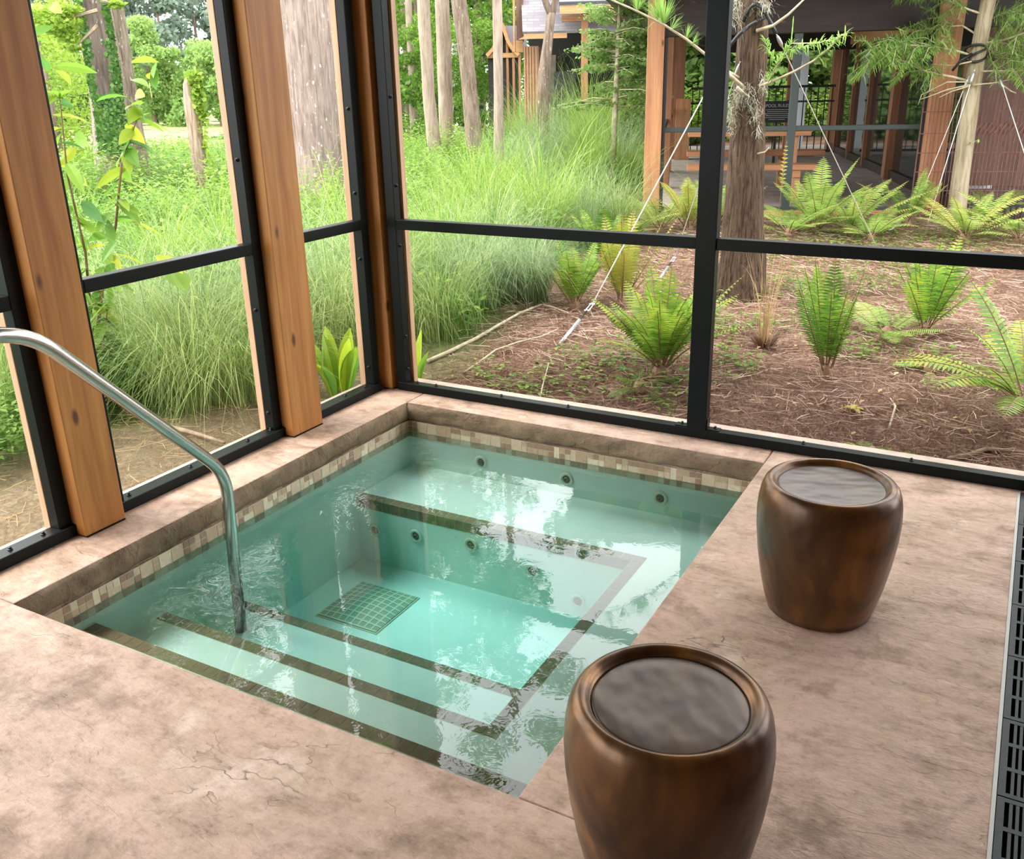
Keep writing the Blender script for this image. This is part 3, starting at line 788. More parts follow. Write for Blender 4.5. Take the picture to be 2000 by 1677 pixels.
def leaf(b, p, d, ln, wd, rs, mi=0, tint=.5, droop=.25, fold=.15, seg=4, roll=0.0):
    """an ovate leaf with a folded midrib"""
    d = np.array(d, float); d /= np.linalg.norm(d); sd = perp(d); nrm = np.cross(sd, d)
    sd, nrm = sd*math.cos(roll)+nrm*math.sin(roll), nrm*math.cos(roll)-sd*math.sin(roll)
    vs = []
    for k in range(seg+1):
        t = k/seg; c = p + d*ln*t - UP*droop*ln*t*t; w = wd*.5*math.sin(PI*min(1, .06+t*.94))**.8 if k < seg else 0.0005
        vs += [c - sd*w + nrm*w*fold*2, c, c + sd*w + nrm*w*fold*2]
    fs = []
    for k in range(seg): o = 3*k; fs += [(o,o+1,o+4,o+3), (o+1,o+2,o+5,o+4)]
    b.add(vs, fs, mi, tint)

def leafy_mb(seed, nstem, h, spread, lsize, per=16, wide=.5):
    rs = np.random.RandomState(seed); b = MB()
    for i in range(nstem):
        a = rs.rand()*2*PI; r = spread*rs.rand()**.6; top = np.array([math.cos(a)*r*1.35, math.sin(a)*r*1.35, h*(.55+.55*rs.rand()*(1-.4*r/spread))]); base = np.array([math.cos(a)*r*.6, math.sin(a)*r*.6, 0])
        for k in range(per):
            t = .15+.85*k/per; p = base + (top-base)*t + rs.randn(3)*.015; aa = rs.rand()*2*PI
            d = (math.cos(aa), math.sin(aa), .15+.5*rs.rand()); ln = lsize*(.6+.7*rs.rand()); sdv = perp(np.array(d)/1.3); q = np.array(d)/np.linalg.norm(d); w = ln*wide*.5
            b.add([p, p+q*ln*.45+sdv*w, p+q*ln-UP*ln*.15, p+q*ln*.45-sdv*w], [(0,1,2,3)], 0, min(1,max(0,.15+.6*t*rs.rand()+.35*rs.rand())))
    return b

def cloud(b, rs, c, r, n, size, mi=0, flat=1.0, lo=.1, hi=.9):
    """n small leaf sprays through an ellipsoid, thicker near its skin"""
    r = np.array(r, float)
    for i in range(n):
        v = rs.randn(3); v /= np.linalg.norm(v); v *= (rs.rand()**.35); p = np.array(c) + v*r
        q = rs.randn(3); q[2] *= flat; q /= np.linalg.norm(q); s = np.cross(q, rs.randn(3)); s /= np.linalg.norm(s)+1e-9
        ln = size*(.6+.8*rs.rand()); w = ln*.32
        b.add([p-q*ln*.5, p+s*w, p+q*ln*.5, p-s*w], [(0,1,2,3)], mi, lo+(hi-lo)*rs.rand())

def crown_mb(seed, h0, h1, R, blobs, per, size, taper=.5, holes=.0):
    rs = np.random.RandomState(seed); b = MB()
    for k in range(blobs):
        t = (k+.5)/blobs; z = h0+(h1-h0)*t; rr = R*(1-taper*t)
        a = k*2.4+rs.rand(); r = rr*(.25+.65*rs.rand()); br = R*(.28+.22*rs.rand())*(1-.45*taper*t)
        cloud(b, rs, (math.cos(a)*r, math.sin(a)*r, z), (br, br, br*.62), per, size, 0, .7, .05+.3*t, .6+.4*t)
    return b
# ------------------------------------------------------------------ straw, leaf litter and low green cover on the bed
rs = np.random.RandomState(21); b = MB(); cnt = 0
while cnt < 26000:
    u = rs.rand(); x = -1.2 + rs.rand()*5.6; y = .40 + (rs.rand()**1.7)*6.2
    if rs.rand() > mulch_w(x, y): continue
    z = terrain(x, y); a = rs.rand()*PI*2; ln = (.05+.12*rs.rand()); el = rs.randn()*.16
    d = np.array([math.cos(a)*math.cos(el), math.sin(a)*math.cos(el), abs(math.sin(el))*.7]); sd = perp(d); cv = rs.randn()*.35
    p = np.array([x, y, z+.006+rs.rand()*.022 + (.03*rs.rand() if y < .8 else 0)]); w = .0022+.0018*rs.rand()
    pts = [p, p+d*ln*.5+sd*cv*ln*.25, p+d*ln]
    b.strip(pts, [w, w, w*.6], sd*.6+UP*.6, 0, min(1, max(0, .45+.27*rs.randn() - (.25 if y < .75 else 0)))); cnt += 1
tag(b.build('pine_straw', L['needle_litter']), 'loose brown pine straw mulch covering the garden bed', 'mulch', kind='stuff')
rs = np.random.RandomState(22); b = MB()
for i in range(2600):
    x = -4.0 + rs.rand()*3.6; y = -3.6 + rs.rand()*4.4
    if x > -.45: continue
    z = terrain(x, y); a = rs.rand()*2*PI; d = np.array([math.cos(a), math.sin(a), .05*rs.rand()]); ln = .06+.2*rs.rand(); sd = perp(d)
    p = np.array([x, y, z+.012]); b.strip([p, p+d*ln*.5+sd*rs.randn()*.03, p+d*ln], [.003,.003,.002], sd*.7+UP*.5, 0, rs.rand())
tag(b.build('dry_grass_litter', L['straw']), 'dry straw stalks lying on bare soil outside the left screen', 'litter', kind='stuff')

# low weeds creeping over the bed
rs = np.random.RandomState(23); b = MB()
spots = [(1060,760,.22,110),(985,770,.16,50),(1180,745,.22,110),(1110,700,.12,25),(1240,700,.25,140),(1330,770,.2,80),(1420,650,.25,120),(1500,640,.2,70),(1420,710,.15,50),
         (1690,680,.2,60),(1760,640,.3,120),(1840,715,.16,60),(1690,700,.1,30),(1550,560,.5,220),(1620,480,.6,200),(1480,560,.3,90),(1740,560,.4,120),(1900,480,.5,160),(1650,560,.35,120),(1360,640,.2,70),(950,735,.12,40),(1450,720,.15,40),(1600,470,.7,260),(1720,520,.6,240),(1850,470,.7,260),(1500,500,.35,120),(1780,470,.6,200),(1280,480,.4,120),(1180,560,.3,60)]
for px, py, sp, n in spots:
    c = at(px, py)
    for i in range(n):
        x, y = c[0]+rs.randn()*sp*.6, c[1]+rs.randn()*sp*.6
        if y < .42: continue
        p = np.array([x, y, terrain(x, y)+.01+.07*rs.rand()]); a = rs.rand()*2*PI
        leaf(b, p, (math.cos(a), math.sin(a), .25), .025+.035*rs.rand(), .016+.012*rs.rand(), rs, 0, rs.rand(), .2, .1, 2)
        if rs.rand() < .4: b.strip([(x,y,p[2]-.05),(x,y,p[2])], [.002,.002], (1,0,0), 0, .2)
tag(b.build('low_weeds', L['herb']), 'low green weeds creeping over the pine straw', 'weeds', kind='stuff')

# meadow herbs and grasses filling the bank between the clumps
rs = np.random.RandomState(24); b = MB(); cnt = 0
while cnt < 30000:
    d = 1.0 + 33*rs.rand()**1.9; px = -120 + rs.rand()*1450
    r = ray(px, 400); hz = np.array([r[0], r[1]])/math.hypot(r[0], r[1]); x, y = CAM[0]+hz[0]*(d+2.5), CAM[1]+hz[1]*(d+2.5)
    if mulch_w(x, y) > .3 or soil_w(x, y) > .2 or (x > -.5 and y < .5) or x > .6 or (x > -2.2 and y > 3.8): continue
    dd = hdist((x, y)); z = terrain(x, y)
    if z < -.93: continue
    h = (.18+.30*rs.rand())*(1+.02*dd)*(.8 if dd < 7 else 1.15); a = rs.rand()*2*PI; ln = np.array([math.cos(a), math.sin(a), 0])
    if rs.rand() < .5:
        w = .004+.0009*dd; b.strip([(x,y,z), (x+ln[0]*h*.12,y+ln[1]*h*.12,z+h*.65), (x+ln[0]*h*.4,y+ln[1]*h*.4,z+h)], [w,w*.9,w*.2], perp(ln+UP*.01), 0, rs.rand())
    else:
        for k in range(3):
            p = np.array([x,y,z+h*(.35+.6*rs.rand())])+rs.randn(3)*.03; aa = rs.rand()*2*PI; q = np.array([math.cos(aa), math.sin(aa), .3]); s = perp(q); l_ = (.035+.03*rs.rand())*(1+.05*dd)
            b.add([p, p+q*l_*.5+s*l_*.28, p+q*l_, p+q*l_*.5-s*l_*.28], [(0,1,2,3)], 0, rs.rand())
    cnt += 1
tag(b.build('meadow_undergrowth', L['herb']), 'tangled green meadow plants filling the bank down to the pond', 'undergrowth', kind='stuff')

# ------------------------------------------------------------------ grass clumps
G = {}
G['cord_a'] = grass_mb(31, 620, 1.05, .95, .95, .0042).build('cordgrass_clump', L['cord'])
G['cord_b'] = grass_mb(32, 620, .95, 1.05, 1.05, .0042, (.25,-.2)).build('cordgrass_clump', L['cord'])
G['sage_a'] = grass_mb(33, 700, .95, .80, .85, .0036).build('sage_grass_clump', L['sage'])
G['sage_b'] = grass_mb(34, 700, .85, .85, .95, .0036, (-.2,-.2)).build('sage_grass_clump', L['sage'])
G['lime_a'] = grass_mb(35, 620, 1.05, .70, .70, .0050).build('tall_grass_clump', L['lime'])
G['lime_b'] = grass_mb(36, 620, 1.15, .75, .80, .0050, (.1,-.3)).build('tall_grass_clump', L['lime'])
G['lime_c'] = grass_mb(37, 800, .50, .40, .60, .0035).build('tufted_grass_clump', L['sage'])
first = set(G)
def place(key, pos, s, rz, label, cat, group=None, src=G, used=first, sz=None):
    if key in used: o = src[key]; used.discard(key)
    else: o = copy_tree(src[key])
    o.location = tuple(map(float, pos)); o.rotation_euler = (0, 0, rz); o.scale = (s, s, sz or s)
    return tag(o, label, cat, group)
def trim(o):
    """keep blades outside the screens: drop what would lean into the room"""
    a = o.rotation_euler.z; s = o.scale; L_ = o.location; me = o.data; n = len(me.vertices)
    co = np.empty(n*3); me.vertices.foreach_get('co', co); co = co.reshape(-1, 3)
    X_ = L_.x + s[0]*(co[:,0]*math.cos(a) - co[:,1]*math.sin(a)); Y_ = L_.y + s[1]*(co[:,0]*math.sin(a) + co[:,1]*math.cos(a)); Z_ = L_.z + s[2]*co[:,2]
    bad = ((X_ > -.37) & (Y_ < .30)) | ((Y_ > .05) & (Y_ < .36) & (X_ > -.37))
    lf = (co[:,2] < -5) | bad
    if not lf.any(): return o
    tint = np.empty(len(me.polygons), dtype=np.float32); me.attributes['tint'].data.foreach_get('value', tint)
    b = MB(); b.v = [tuple(c) for c in co]; keep = [(tuple(p.vertices), tint[k]) for k, p in enumerate(me.polygons) if not lf[list(p.vertices)].any()]
    b.f = [f for f, t in keep]; b.t = [float(t) for f, t in keep]; b.m = [0]*len(keep)
    tmp = b.build('trim', list(me.materials)); o.data = tmp.data; bpy.data.objects.remove(tmp); return o
def gp(key, px, py, s, label, group, sz=None):
    o = place(key, at(px, py), s, RND.random()*6.28, label, 'grass clump', group, sz=sz)
    if o.location.x > -3.2 and o.location.y < 2.6: TRIM.append(o)
    return o
TRIM = []
g1 = 'grass clumps outside the left screen'; g2 = 'grass clumps outside the far screen'
gp('cord_a', 380, 792, .95, 'arching grass clump on the soil edge, between the first and second cedar posts', g1)
gp('cord_b', 470, 775, .90, 'arching grass clump close beside the second cedar post', g1)
gp('cord_a', 255, 745, .9, 'grass clump behind the big leafed shrub', g1)
gp('sage_a', 300, 690, 1.0, 'sage green grass clump second row, behind the leafy shrub', g1)
gp('cord_b', 420, 690, 1.0, 'arching grass clump in the second row, left bay', g1)
gp('sage_b', 520, 660, 1.0, 'sage grass clump half hidden by the second cedar post', g1)
gp('lime_a', 340, 600, .9, 'bright grass clump in the third row, middle of the left bay', g1)
gp('lime_b', 450, 590, .95, 'bright grass clump in the third row near the black upright', g1)
gp('cord_a', 20, 830, .85, 'grass clump left of the first cedar post, beside the steel rail', g1)
gp('lime_b', 40, 740, .85, 'bright grass clump behind the steel rail at the left edge', g1)
gp('cord_a', 655, 690, 1.0, 'grass clump behind the broad canna leaves', g1)
gp('sage_a', 620, 600, 1.0, 'sage grass clump in front of the big grey trunk', g1)
gp('lime_a', 700, 560, 1.0, 'tall grass clump left of the corner post, right of the grey trunk', g1)
gp('cord_b', 730, 640, .95, 'grass clump directly behind the corner post', g2)
gp('cord_b', 850, 655, .85, 'arching grass clump right of the corner post at the edge of the mulch', g2)
gp('sage_a', 930, 600, .9, 'sage grass clump on the mulch edge behind the long bare stick', g2)
gp('sage_b', 1010, 580, .85, 'soft blue green grass clump at the mulch edge, right of the other sage clumps', g2)
gp('lime_c', 1045, 590, 1.0, 'small tufted grass clump at the mulch edge left of the ferns', g2)
gp('lime_a', 870, 560, .85, 'bright grass clump behind the mulch edge, left part of the far screen', g2)
gp('cord_a', 960, 520, .95, 'yellowish grass clump crossing the black transom, middle of the far screen', g2)
gp('lime_b', 1060, 500, .95, 'tall pale grass clump crossing the transom, left of the lanai post', g2)
gp('sage_a', 1140, 480, .95, 'sage grass clump close to the lanai corner post', g2)
gp('cord_a', 1200, 470, .8, 'grass clump at the foot of the lanai corner post', g2)
gp('lime_a', 980, 440, 1.1, 'bright grass clump in the middle distance, left of the pale mound', g2)
gp('sage_b', 1070, 400, 1.2, 'pale grass mound in the middle distance', g2)
gp('lime_b', 1150, 400, 1.4, 'large grass mound just left of the lanai post', g2)
gp('lime_a', 1040, 330, 1.8, 'tall grass mound in front of the cabin porch', g2)
gp('lime_b', 1110, 320, 1.9, 'tall grass mound in front of the cabin porch post', g2)
gp('sage_a', 1190, 340, 1.3, 'sage grass mound under the feathery young cypress', g2)
gp('lime_a', 1090, 275, 2.3, 'far grass mound below the cabin wall', g2)
gp('sage_b', 1010, 370, 1.6, 'pale grass mound between the slim trunk and the tall mounds', g2)
gp('lime_a', 1150, 330, 2.2, 'highest pale grass mound left of the lanai post', g2)
gp('sage_a', 1090, 300, 2.1, 'wide pale grass mound under the cabin porch', g2)
gp('lime_a', 1215, 390, 1.1, 'grass mound against the left side of the lanai post', g2)
gp('lime_b', 1016, 285, 1.5, 'tall grass mound just right of the slim trunk foot', g2, sz=2.3)
gp('lime_a', 1034, 290, 1.4, 'tall grass mound between the slim trunk and the forked tree', g2, sz=2.1)
gp('sage_a', 1055, 350, 1.5, 'dense pale grass mound below the forked tree', g2, sz=2.0)
gp('sage_b', 1108, 345, 1.6, 'dense pale grass mound below the cabin porch post', g2, sz=2.1)
gp('lime_a', 1158, 352, 1.5, 'dense bright grass mound below the feathery cypress', g2, sz=1.9)
gp('sage_a', 1205, 372, 1.3, 'dense pale grass mound beside the lanai corner post', g2, sz=1.7)
gp('lime_b', 930, 480, 1.0, 'bright grass clump above the transom, left of the middle', g2)
gp('cord_b', 1020, 460, 1.0, 'straw tipped grass clump above the transom', g2)
gp('lime_b', 1060, 250, 2.6, 'far tall grass mound at the foot of the forked tree', g2)
gp('lime_b', 1000, 290, 1.5, 'far grass mound right of the slim trunk', g2)

for o in TRIM: trim(o)
# ------------------------------------------------------------------ leafy herb bushes
Hh = {}
Hh['a'] = leafy_mb(41, 90, .75, .55, .075).build('leafy_bush', L['herb'])
Hh['b'] = leafy_mb(42, 110, .8, .6, .065).build('leafy_bush', L['herb2'])
hfirst = set(Hh)
def hb(key, px, py, s, label):
    return place(key, at(px, py), s, RND.random()*6.28, label, 'bush', 'leafy bushes on the bank', Hh, hfirst)
hb('b', 830, 440, 1.15, 'light green leafy bush left of the slim trunk, nearest the corner post')
hb('b', 900, 400, 1.25, 'light green leafy bush below the two pale trunks')
hb('a', 800, 385, 1.2, 'leafy bush beside the outer board of the corner post')
hb('b', 860, 330, 1.6, 'leafy bush at the feet of the pale trunks')
hb('a', 930, 320, 1.5, 'leafy bush at the foot of the leaning mottled trunk')
hb('b', 1000, 345, 1.1, 'leafy bush at the foot of the slim trunk')
hb('a', 300, 500, 1.2, 'leafy bush in the left bay behind the shrub stems')
hb('b', 400, 470, 1.3, 'leafy bush in the left bay below the broken snag')
hb('a', 340, 400, 1.6, 'leafy bush further back below the broken snag')
hb('b', 430, 380, 1.6, 'leafy bush further back beside the black upright of the left bay')
hb('a', 250, 420, 1.5, 'leafy bush below the ivy covered trunk')
hb('b', 170, 420, 1.5, 'leafy bush left of the ivy covered trunk')
hb('b', 670, 470, 1.3, 'leafy bush right of the big grey trunk')
hb('b', 395, 345, 1.6, 'leafy bush hiding the foot of the broken snag')
hb('a', 270, 330, 1.5, 'leafy bush at the foot of the slimmer leaning trunk')
hb('b', 15, 690, 1.0, 'leafy bush at the left picture edge beyond the rail')
hb('a', 20, 900, .55, 'small leafy bush on the soil at the left picture edge')
hb('a', 770, 300, 2.0, 'leafy bush far back beside the corner post')
hb('b', 1230, 250, 1.3, 'leafy bush beside the lanai post, far back')

# ------------------------------------------------------------------ ferns
def fern(seed, px, py, n, length, upright, label, m='fern', arch=.25, width=.085, tint=.45, npair=24, lift=0):
    p = at(px, py); e = empty('fern', p, RND.random()*6.28)
    fern_mb(seed, int(n*1.25), length, upright, width, npair, tint, arch).build('fronds', [L[m], L['stem']], e)
    b = MB(); b.lathe([(.05,-.03),(.05,.01),(.032,.05),(.012,.07)], 9); b.build('crown_base', L['stem'], e)
    return tag(e, label, 'fern', 'ferns in the mulch bed')
fern(51, 1290, 728, 28, .66, 1.10, 'largest bright fern, growing left of the black mullion', arch=.22, tint=.55, width=.075)
fern(52, 1612, 732, 11, .58, 1.36, 'narrow upright dark green fern in the middle of the right pane', arch=.05, tint=.3, width=.075, npair=30)
fern(53, 1805, 652, 13, .58, 1.22, 'upright fern with bare reddish stalks behind the narrow dark one', arch=.10, tint=.4)
fern(54, 2000, 800, 15, .72, .85, 'drooping fern cut by the right picture edge', arch=.35, tint=.6)
fern(55, 1122, 602, 12, .48, 1.15, 'small fern on the mulch edge beside the soft grass', arch=.12, tint=.5)
fern(56, 1215, 595, 12, .62, 1.2, 'golden yellow fern behind the largest fern', 'fern_gold', arch=.10, tint=.6)
fern(57, 1180, 520, 10, .55, 1.2, 'tall fern crossing the transom behind the small fern', arch=.15, tint=.4)
fern(58, 1595, 452, 16, .80, .95, 'big pale fern in front of the lanai mullion', 'fern_pale', arch=.22, tint=.5, width=.10)
fern(59, 1660, 455, 14, .75, .85, 'pale fern behind the guy wire, right of the lanai mullion', 'fern_pale', arch=.25, tint=.6)
fern(60, 1540, 460, 12, .6, .8, 'pale fern just right of the shaggy trunk', 'fern_pale', arch=.3, tint=.45)
fern(61, 1290, 452, 14, .6, .8, 'yellow green fern at the foot of the lanai post', 'fern_pale', arch=.28, tint=.7)
fern(62, 1345, 450, 12, .7, .95, 'golden fern close left of the black mullion, under the guy wires', 'fern_gold', arch=.25, tint=.4)
fern(63, 1225, 470, 12, .6, .8, 'pale fern left of the lanai post foot', 'fern_pale', arch=.25, tint=.5)
fern(64, 1400, 440, 12, .6, .9, 'pale fern between the mullion and the shaggy trunk', 'fern_pale', arch=.25, tint=.5)
fern(65, 1885, 470, 14, .7, .8, 'bright lime fern at the foot of the young cypress', 'fern_pale', arch=.3, tint=.75)
fern(66, 1990, 470, 14, .7, .75, 'lime fern at the right edge behind the transom', 'fern_pale', arch=.3, tint=.6)
fern(67, 1770, 440, 10, .6, 1.1, 'leafy fern left of the young cypress, by the beam end', 'fern_pale', arch=.18, tint=.35)
fern(68, 1940, 430, 12, .55, .8, 'pale fern in front of the rusty mesh fence', 'fern_pale', arch=.3, tint=.5)
fern(69, 1700, 470, 12, .5, .7, 'low pale fern where the guy wire meets the ground', 'fern_pale', arch=.3, tint=.5)
fern(70, 1730, 660, 7, .34, .7, 'small fern sprig between the two upright ferns', 'fern_pale', arch=.3, tint=.35)
fern(71, 1700, 900, 6, .17, .7, 'tiny fern seedling at the sill behind the far stool', arch=.3, tint=.5, width=.05)
fern(72, 1820, 725, 6, .22, .4, 'little pale fern on the straw below the stalky fern', 'fern_pale', arch=.3, tint=.5, width=.05)
fern(73, 1250, 765, 7, .22, .45, 'low bluish fern sprig at the sill under the largest fern', arch=.3, tint=.3, width=.05)
# golden fern stalk in front of the lanai
p = at(1518, 445); e = empty('fern_stalk', p); b = MB(); q = np.random.RandomState(5); frond(b, np.zeros(3), (.02,.02,1), .82, .02, .07, 12, q, 0, .9, bare=.45)
b.build('frond', [L['fern_gold'], L['stem']], e); tag(e, 'single golden fern stalk standing right of the shaggy trunk', 'fern')

# dead grass stump with straw blades
p = at(1492, 678); e = empty('dead_grass_stump', p)
b = MB(); q = np.random.RandomState(9)
for i in range(120):
    a = q.rand()*2*PI; d = np.array([math.cos(a), math.sin(a), .9+.6*q.rand()]); d /= np.linalg.norm(d); pp = np.array([math.cos(a),math.sin(a),0])*.05*q.rand()
    b.strip([pp, pp+d*.05, pp+d*(.08+.05*q.rand())], [.008,.007,.003], perp(d), 0, q.rand()*.35)
b.build('stump', L['needle_litter'], e)
G2 = grass_mb(77, 46, .52, .16, .35, .004).build('straw_blades', L['straw'], e)
tag(e, 'cut dead grass stump with pale dry blades in the mulch', 'grass stump')

# ------------------------------------------------------------------ broad leaved plants
e = empty('canna_plant', at(665, 772)); q = np.random.RandomState(12); b = MB()
for i in range(15):
    a = q.rand()*2*PI; d = np.array([math.cos(a)*.30, math.sin(a)*.30, 1]); leaf(b, np.array([math.cos(a),math.sin(a),0])*.06, d, .32+.22*q.rand(), .075+.03*q.rand(), q, 0, q.rand(), .18+.25*q.rand(), .2, 7)
b.build('leaves', L['canna'], e); tag(e, 'lime green broad leaved canna between second post and corner post', 'plant')
e = empty('canna_plant', at(818, 752)); b = MB()
for d, l_ in (((.05,.1,1),.36), ((.35,.0,1),.25), ((-.3,.1,1),.22)): leaf(b, np.zeros(3), d, l_, .085, q, 0, .8*q.rand()+.2, .08, .2, 7)
b.build('leaves', L['canna'], e); tag(e, 'broad upright canna leaf right beside the corner post on the mulch side', 'plant')

p = at(205, 790); e = empty('leafy_shrub', p); q = np.random.RandomState(14); b = MB(); bl = MB()
stems = [[(0,0,0),(.01,0,.45),(.04,.02,.85),(.02,.02,1.25),(.05,.03,1.62)], [(0,0,.3),(.08,.03,.62),(.20,.08,.98),(.28,.10,1.3),(.38,.12,1.5)], [(0,0,0),(-.06,-.02,.35),(-.14,-.05,.7),(-.16,-.05,.95)], [(.0,0,.0),(.05,-.04,.3),(.14,-.07,.55)], [(0,0,.5),(-.08,.05,.9),(-.10,.06,1.3)]]
vx = np.array([ROT[0][0], ROT[0][1], 0]); vx /= np.linalg.norm(vx); vy = np.cross(UP, vx)
for s_ in stems:
    P = [vx*x_ + vy*y_ + UP*z_ for x_, y_, z_ in s_]; b.tube(P, [.011*(1-.7*k/(len(P)-1)) for k in range(len(P))], 6)
    for k in range(len(P)-1):
        for j in range(13):
            pp = P[k] + (P[k+1]-P[k])*(j+q.rand())/5; a = q.rand()*2*PI; low = pp[2] < .55
            leaf(bl, pp, (math.cos(a), math.sin(a), q.rand()*1.1-.75 if not low else -.5-.6*q.rand()), (.12+.07*q.rand())*(1.25 if low else 1), (.040+.03*q.rand()), q, 0, min(1, max(0, (.2 if low else .6)+.28*q.randn())), .3 if low else .25, .12, 4, q.randn()*.7)
    for j in range(6): 
        a = j*1.05; leaf(bl, P[-1], (math.cos(a), math.sin(a), .9), .11, .04, q, 0, .5+.2*q.rand(), .3, .15, 4)
for pp, a in (((.42,.0,.83),.2), ((.30,.05,1.0),1.0), ((.47,.05,.74),-.3)): leaf(bl, vx*pp[0]+vy*pp[1]+UP*pp[2], (math.cos(a),math.sin(a),-.5), .17, .13, q, 0, 1.0 if pp[2] > .8 else .6, .1, .1, 5)
b.build('stems', L['stem'], e); bl.build('leaves', L['shrub'], e)
tag(e, 'tall shrub with big light green leaves right of the first cedar post', 'shrub')

# ------------------------------------------------------------------ sticks, roots, hose
def stick(name, pxs, r, label, m='twig', cat='stick', lift=.02):
    P = []
    for px, py in pxs: q = at(px, py); P.append(q + UP*lift)
    c = P[0].copy(); e = MB(); e.tube([p_-c for p_ in P], [r*(1-.5*k/(len(P)-1)) for k in range(len(P))], 7, wob=.12)
    o = e.build(name, L[m], smooth_=True, loc=tuple(c)); return tag(o, label, cat)
stick('fallen_branch', [(835,712),(880,692),(930,667),(975,640),(1015,617),(1058,600),(1075,604),(1110,617)], .013, 'long bare fallen branch lying across the mulch edge', 'twig_pale')
stick('fallen_branch', [(905,735),(935,715),(968,690),(1010,675),(1060,662),(1090,648)], .008, 'thinner bare branch in front of the long one', 'twig_pale')
stick('root', [(1850,905),(1890,897),(1925,885),(1960,887),(2000,893)], .014, 'grey root on the straw by the sill at the right edge', 'twig')
stick('fallen_branch', [(335,842),(370,850),(410,862),(440,872)], .014, 'grey stick on bare soil behind the handrail', 'twig')
stick('drip_hose', [(1790,640),(1830,655),(1880,668),(1935,668)], .006, 'thin black drip hose by the stalky fern', 'stem', 'hose')
stick('twig', [(1052,810),(1060,770),(1072,725)], .005, 'thin upright twig at the sill left of the largest fern', 'twig_pale', lift=.05)
stick('twig', [(1735,845),(1748,800),(1738,785)], .006, 'white crooked twig in the straw of the right pane', 'twig_pale')
b = MB(); q = np.random.RandomState(15); p = at(1668, 803)
for k in range(6): leaf(b, UP*.02+np.array([.012*q.randn(),.012*q.randn(),0]), (math.cos(k*1.1), math.sin(k*1.1), .4*q.rand()), .06, .03, q, 0, .95, .2, .1, 3)
tag(b.build('fallen_leaf', L['fern_gold'], loc=tuple(p)), 'curled orange fallen leaf on the straw in the right pane', 'leaf')
rs = np.random.RandomState(16)
for i in range(26):
    px, py = 1420+rs.rand()*570, 640+rs.rand()*230
    p = at(px, py)
    if p[1] < .45: continue
    b = MB(); a = rs.rand()*6.28; leaf(b, UP*.03, (math.cos(a), math.sin(a), .1), .035+.02*rs.rand(), .022, rs, 0, rs.rand(), .2, .1, 2)
    tag(b.build('dry_leaf', L['straw'], loc=tuple(p)), 'small pale dry leaf lying on the pine straw', 'leaf', 'dry leaves on the straw')
# ------------------------------------------------------------------ tree trunks
def trunk_path(pxs, d, top_h):
    """points up a trunk seen along these pixels at distance d, carried on above the picture to top_h"""
    P = [at_d(x, y, d) for x, y in pxs]; z0 = terrain(P[0][0], P[0][1])
    if P[0][2] > z0: P[0] = P[0] + (P[0]-P[1])/(P[1][2]-P[0][2])*(P[0][2]-z0+.1)
    dv = P[-1]-P[-2]; dv /= dv[2]; dv[:2] *= .5
    top = P[-1]
    while top[2] < top_h: top = top + dv*1.2; P.append(top.copy())
    return P
def tall_tree(name, pxs, d, wpx, bark, label, cat='tree', top_h=11, crown=None, crown_m='crown', flare=1.25, wob=.05, n=14, group=None, lean_ok=True, blobs=9, per=170, leaf_=.22, R=2.2, c0=.55):
    P = trunk_path(pxs, d, top_h); o = P[0].copy(); e = empty(name, o)
    r0 = wpx*d/F_PX/2*1.03; K = len(P); rad = [r0*(flare if k == 0 else 1)*(1-.55*max(0,(P[k][2]-3)/(top_h))) for k in range(K)]
    # subdivide for an even surface
    Q = []; RR = []
    for k in range(K-1):
        for j in range(3): t = j/3; Q.append(P[k]+(P[k+1]-P[k])*t - o); RR.append(rad[k]*(1-t)+rad[k+1]*t)
    Q.append(P[-1]-o); RR.append(rad[-1])
    b = MB(); b.tube(Q, RR, n, wob=wob); b.build('trunk', B_[bark], e, smooth_=True)
    if crown:
        top = P[-1]-o; b = MB(); q = np.random.RandomState(crown)
        cb = crown_mb(crown, top_h*c0, top_h*1.08, R, blobs, per, leaf_); 
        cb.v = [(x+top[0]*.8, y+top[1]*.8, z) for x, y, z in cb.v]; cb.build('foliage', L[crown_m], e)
        bb = MB()
        for k in range(9):
            t = .5+.45*k/9; i = int(t*(len(Q)-1)); a = q.rand()*6.28; p = Q[i]; ln = R*(.5+.5*q.rand())
            dv = np.array([math.cos(a), math.sin(a), .35]); bb.tube([p, p+dv*ln*.5, p+dv*ln+UP*.1], [r0*.22, r0*.14, r0*.05], 6)
        bb.build('branches', B_[bark], e, smooth_=True)
    return tag(e, label, cat, group)
gt = 'tall trees behind the meadow'
tall_tree('tree', [(628,400),(620,300),(608,180),(600,80),(594,0)], 13.5, 92, 'big', 'massive grey flecked trunk between the second cedar post and the corner', crown=101, top_h=13, R=3.0, blobs=12, n=24, wob=.035, c0=.5)
tall_tree('tree', [(224,300),(214,215),(200,120),(186,40),(178,0)], 17, 57, 'big', 'thick leaning trunk with ivy, seen in the left bay', crown=102, top_h=13, R=3.2, n=20, blobs=12)
tall_tree('tree', [(272,300),(262,250),(248,170),(234,70),(222,0)], 17.6, 28, 'lichen', 'slimmer pale trunk leaning behind the ivy covered one', crown=103, top_h=11, R=2.2)
tall_tree('tree', [(843,235),(838,190),(833,110),(829,50),(827,0)], 24, 22, 'trunk', 'straight pale trunk, leftmost of the row right of the corner post', crown=104, top_h=14, R=2.6)
tall_tree('tree', [(867,215),(864,150),(861,70),(859,0)], 26, 17, 'trunk', 'pale trunk of the close pair, left one', crown=105, top_h=14, R=2.4)
tall_tree('tree', [(876,215),(875,150),(872,70),(869,0)], 26.4, 15, 'trunk', 'pale trunk of the close pair, right one with a white streak', top_h=13)
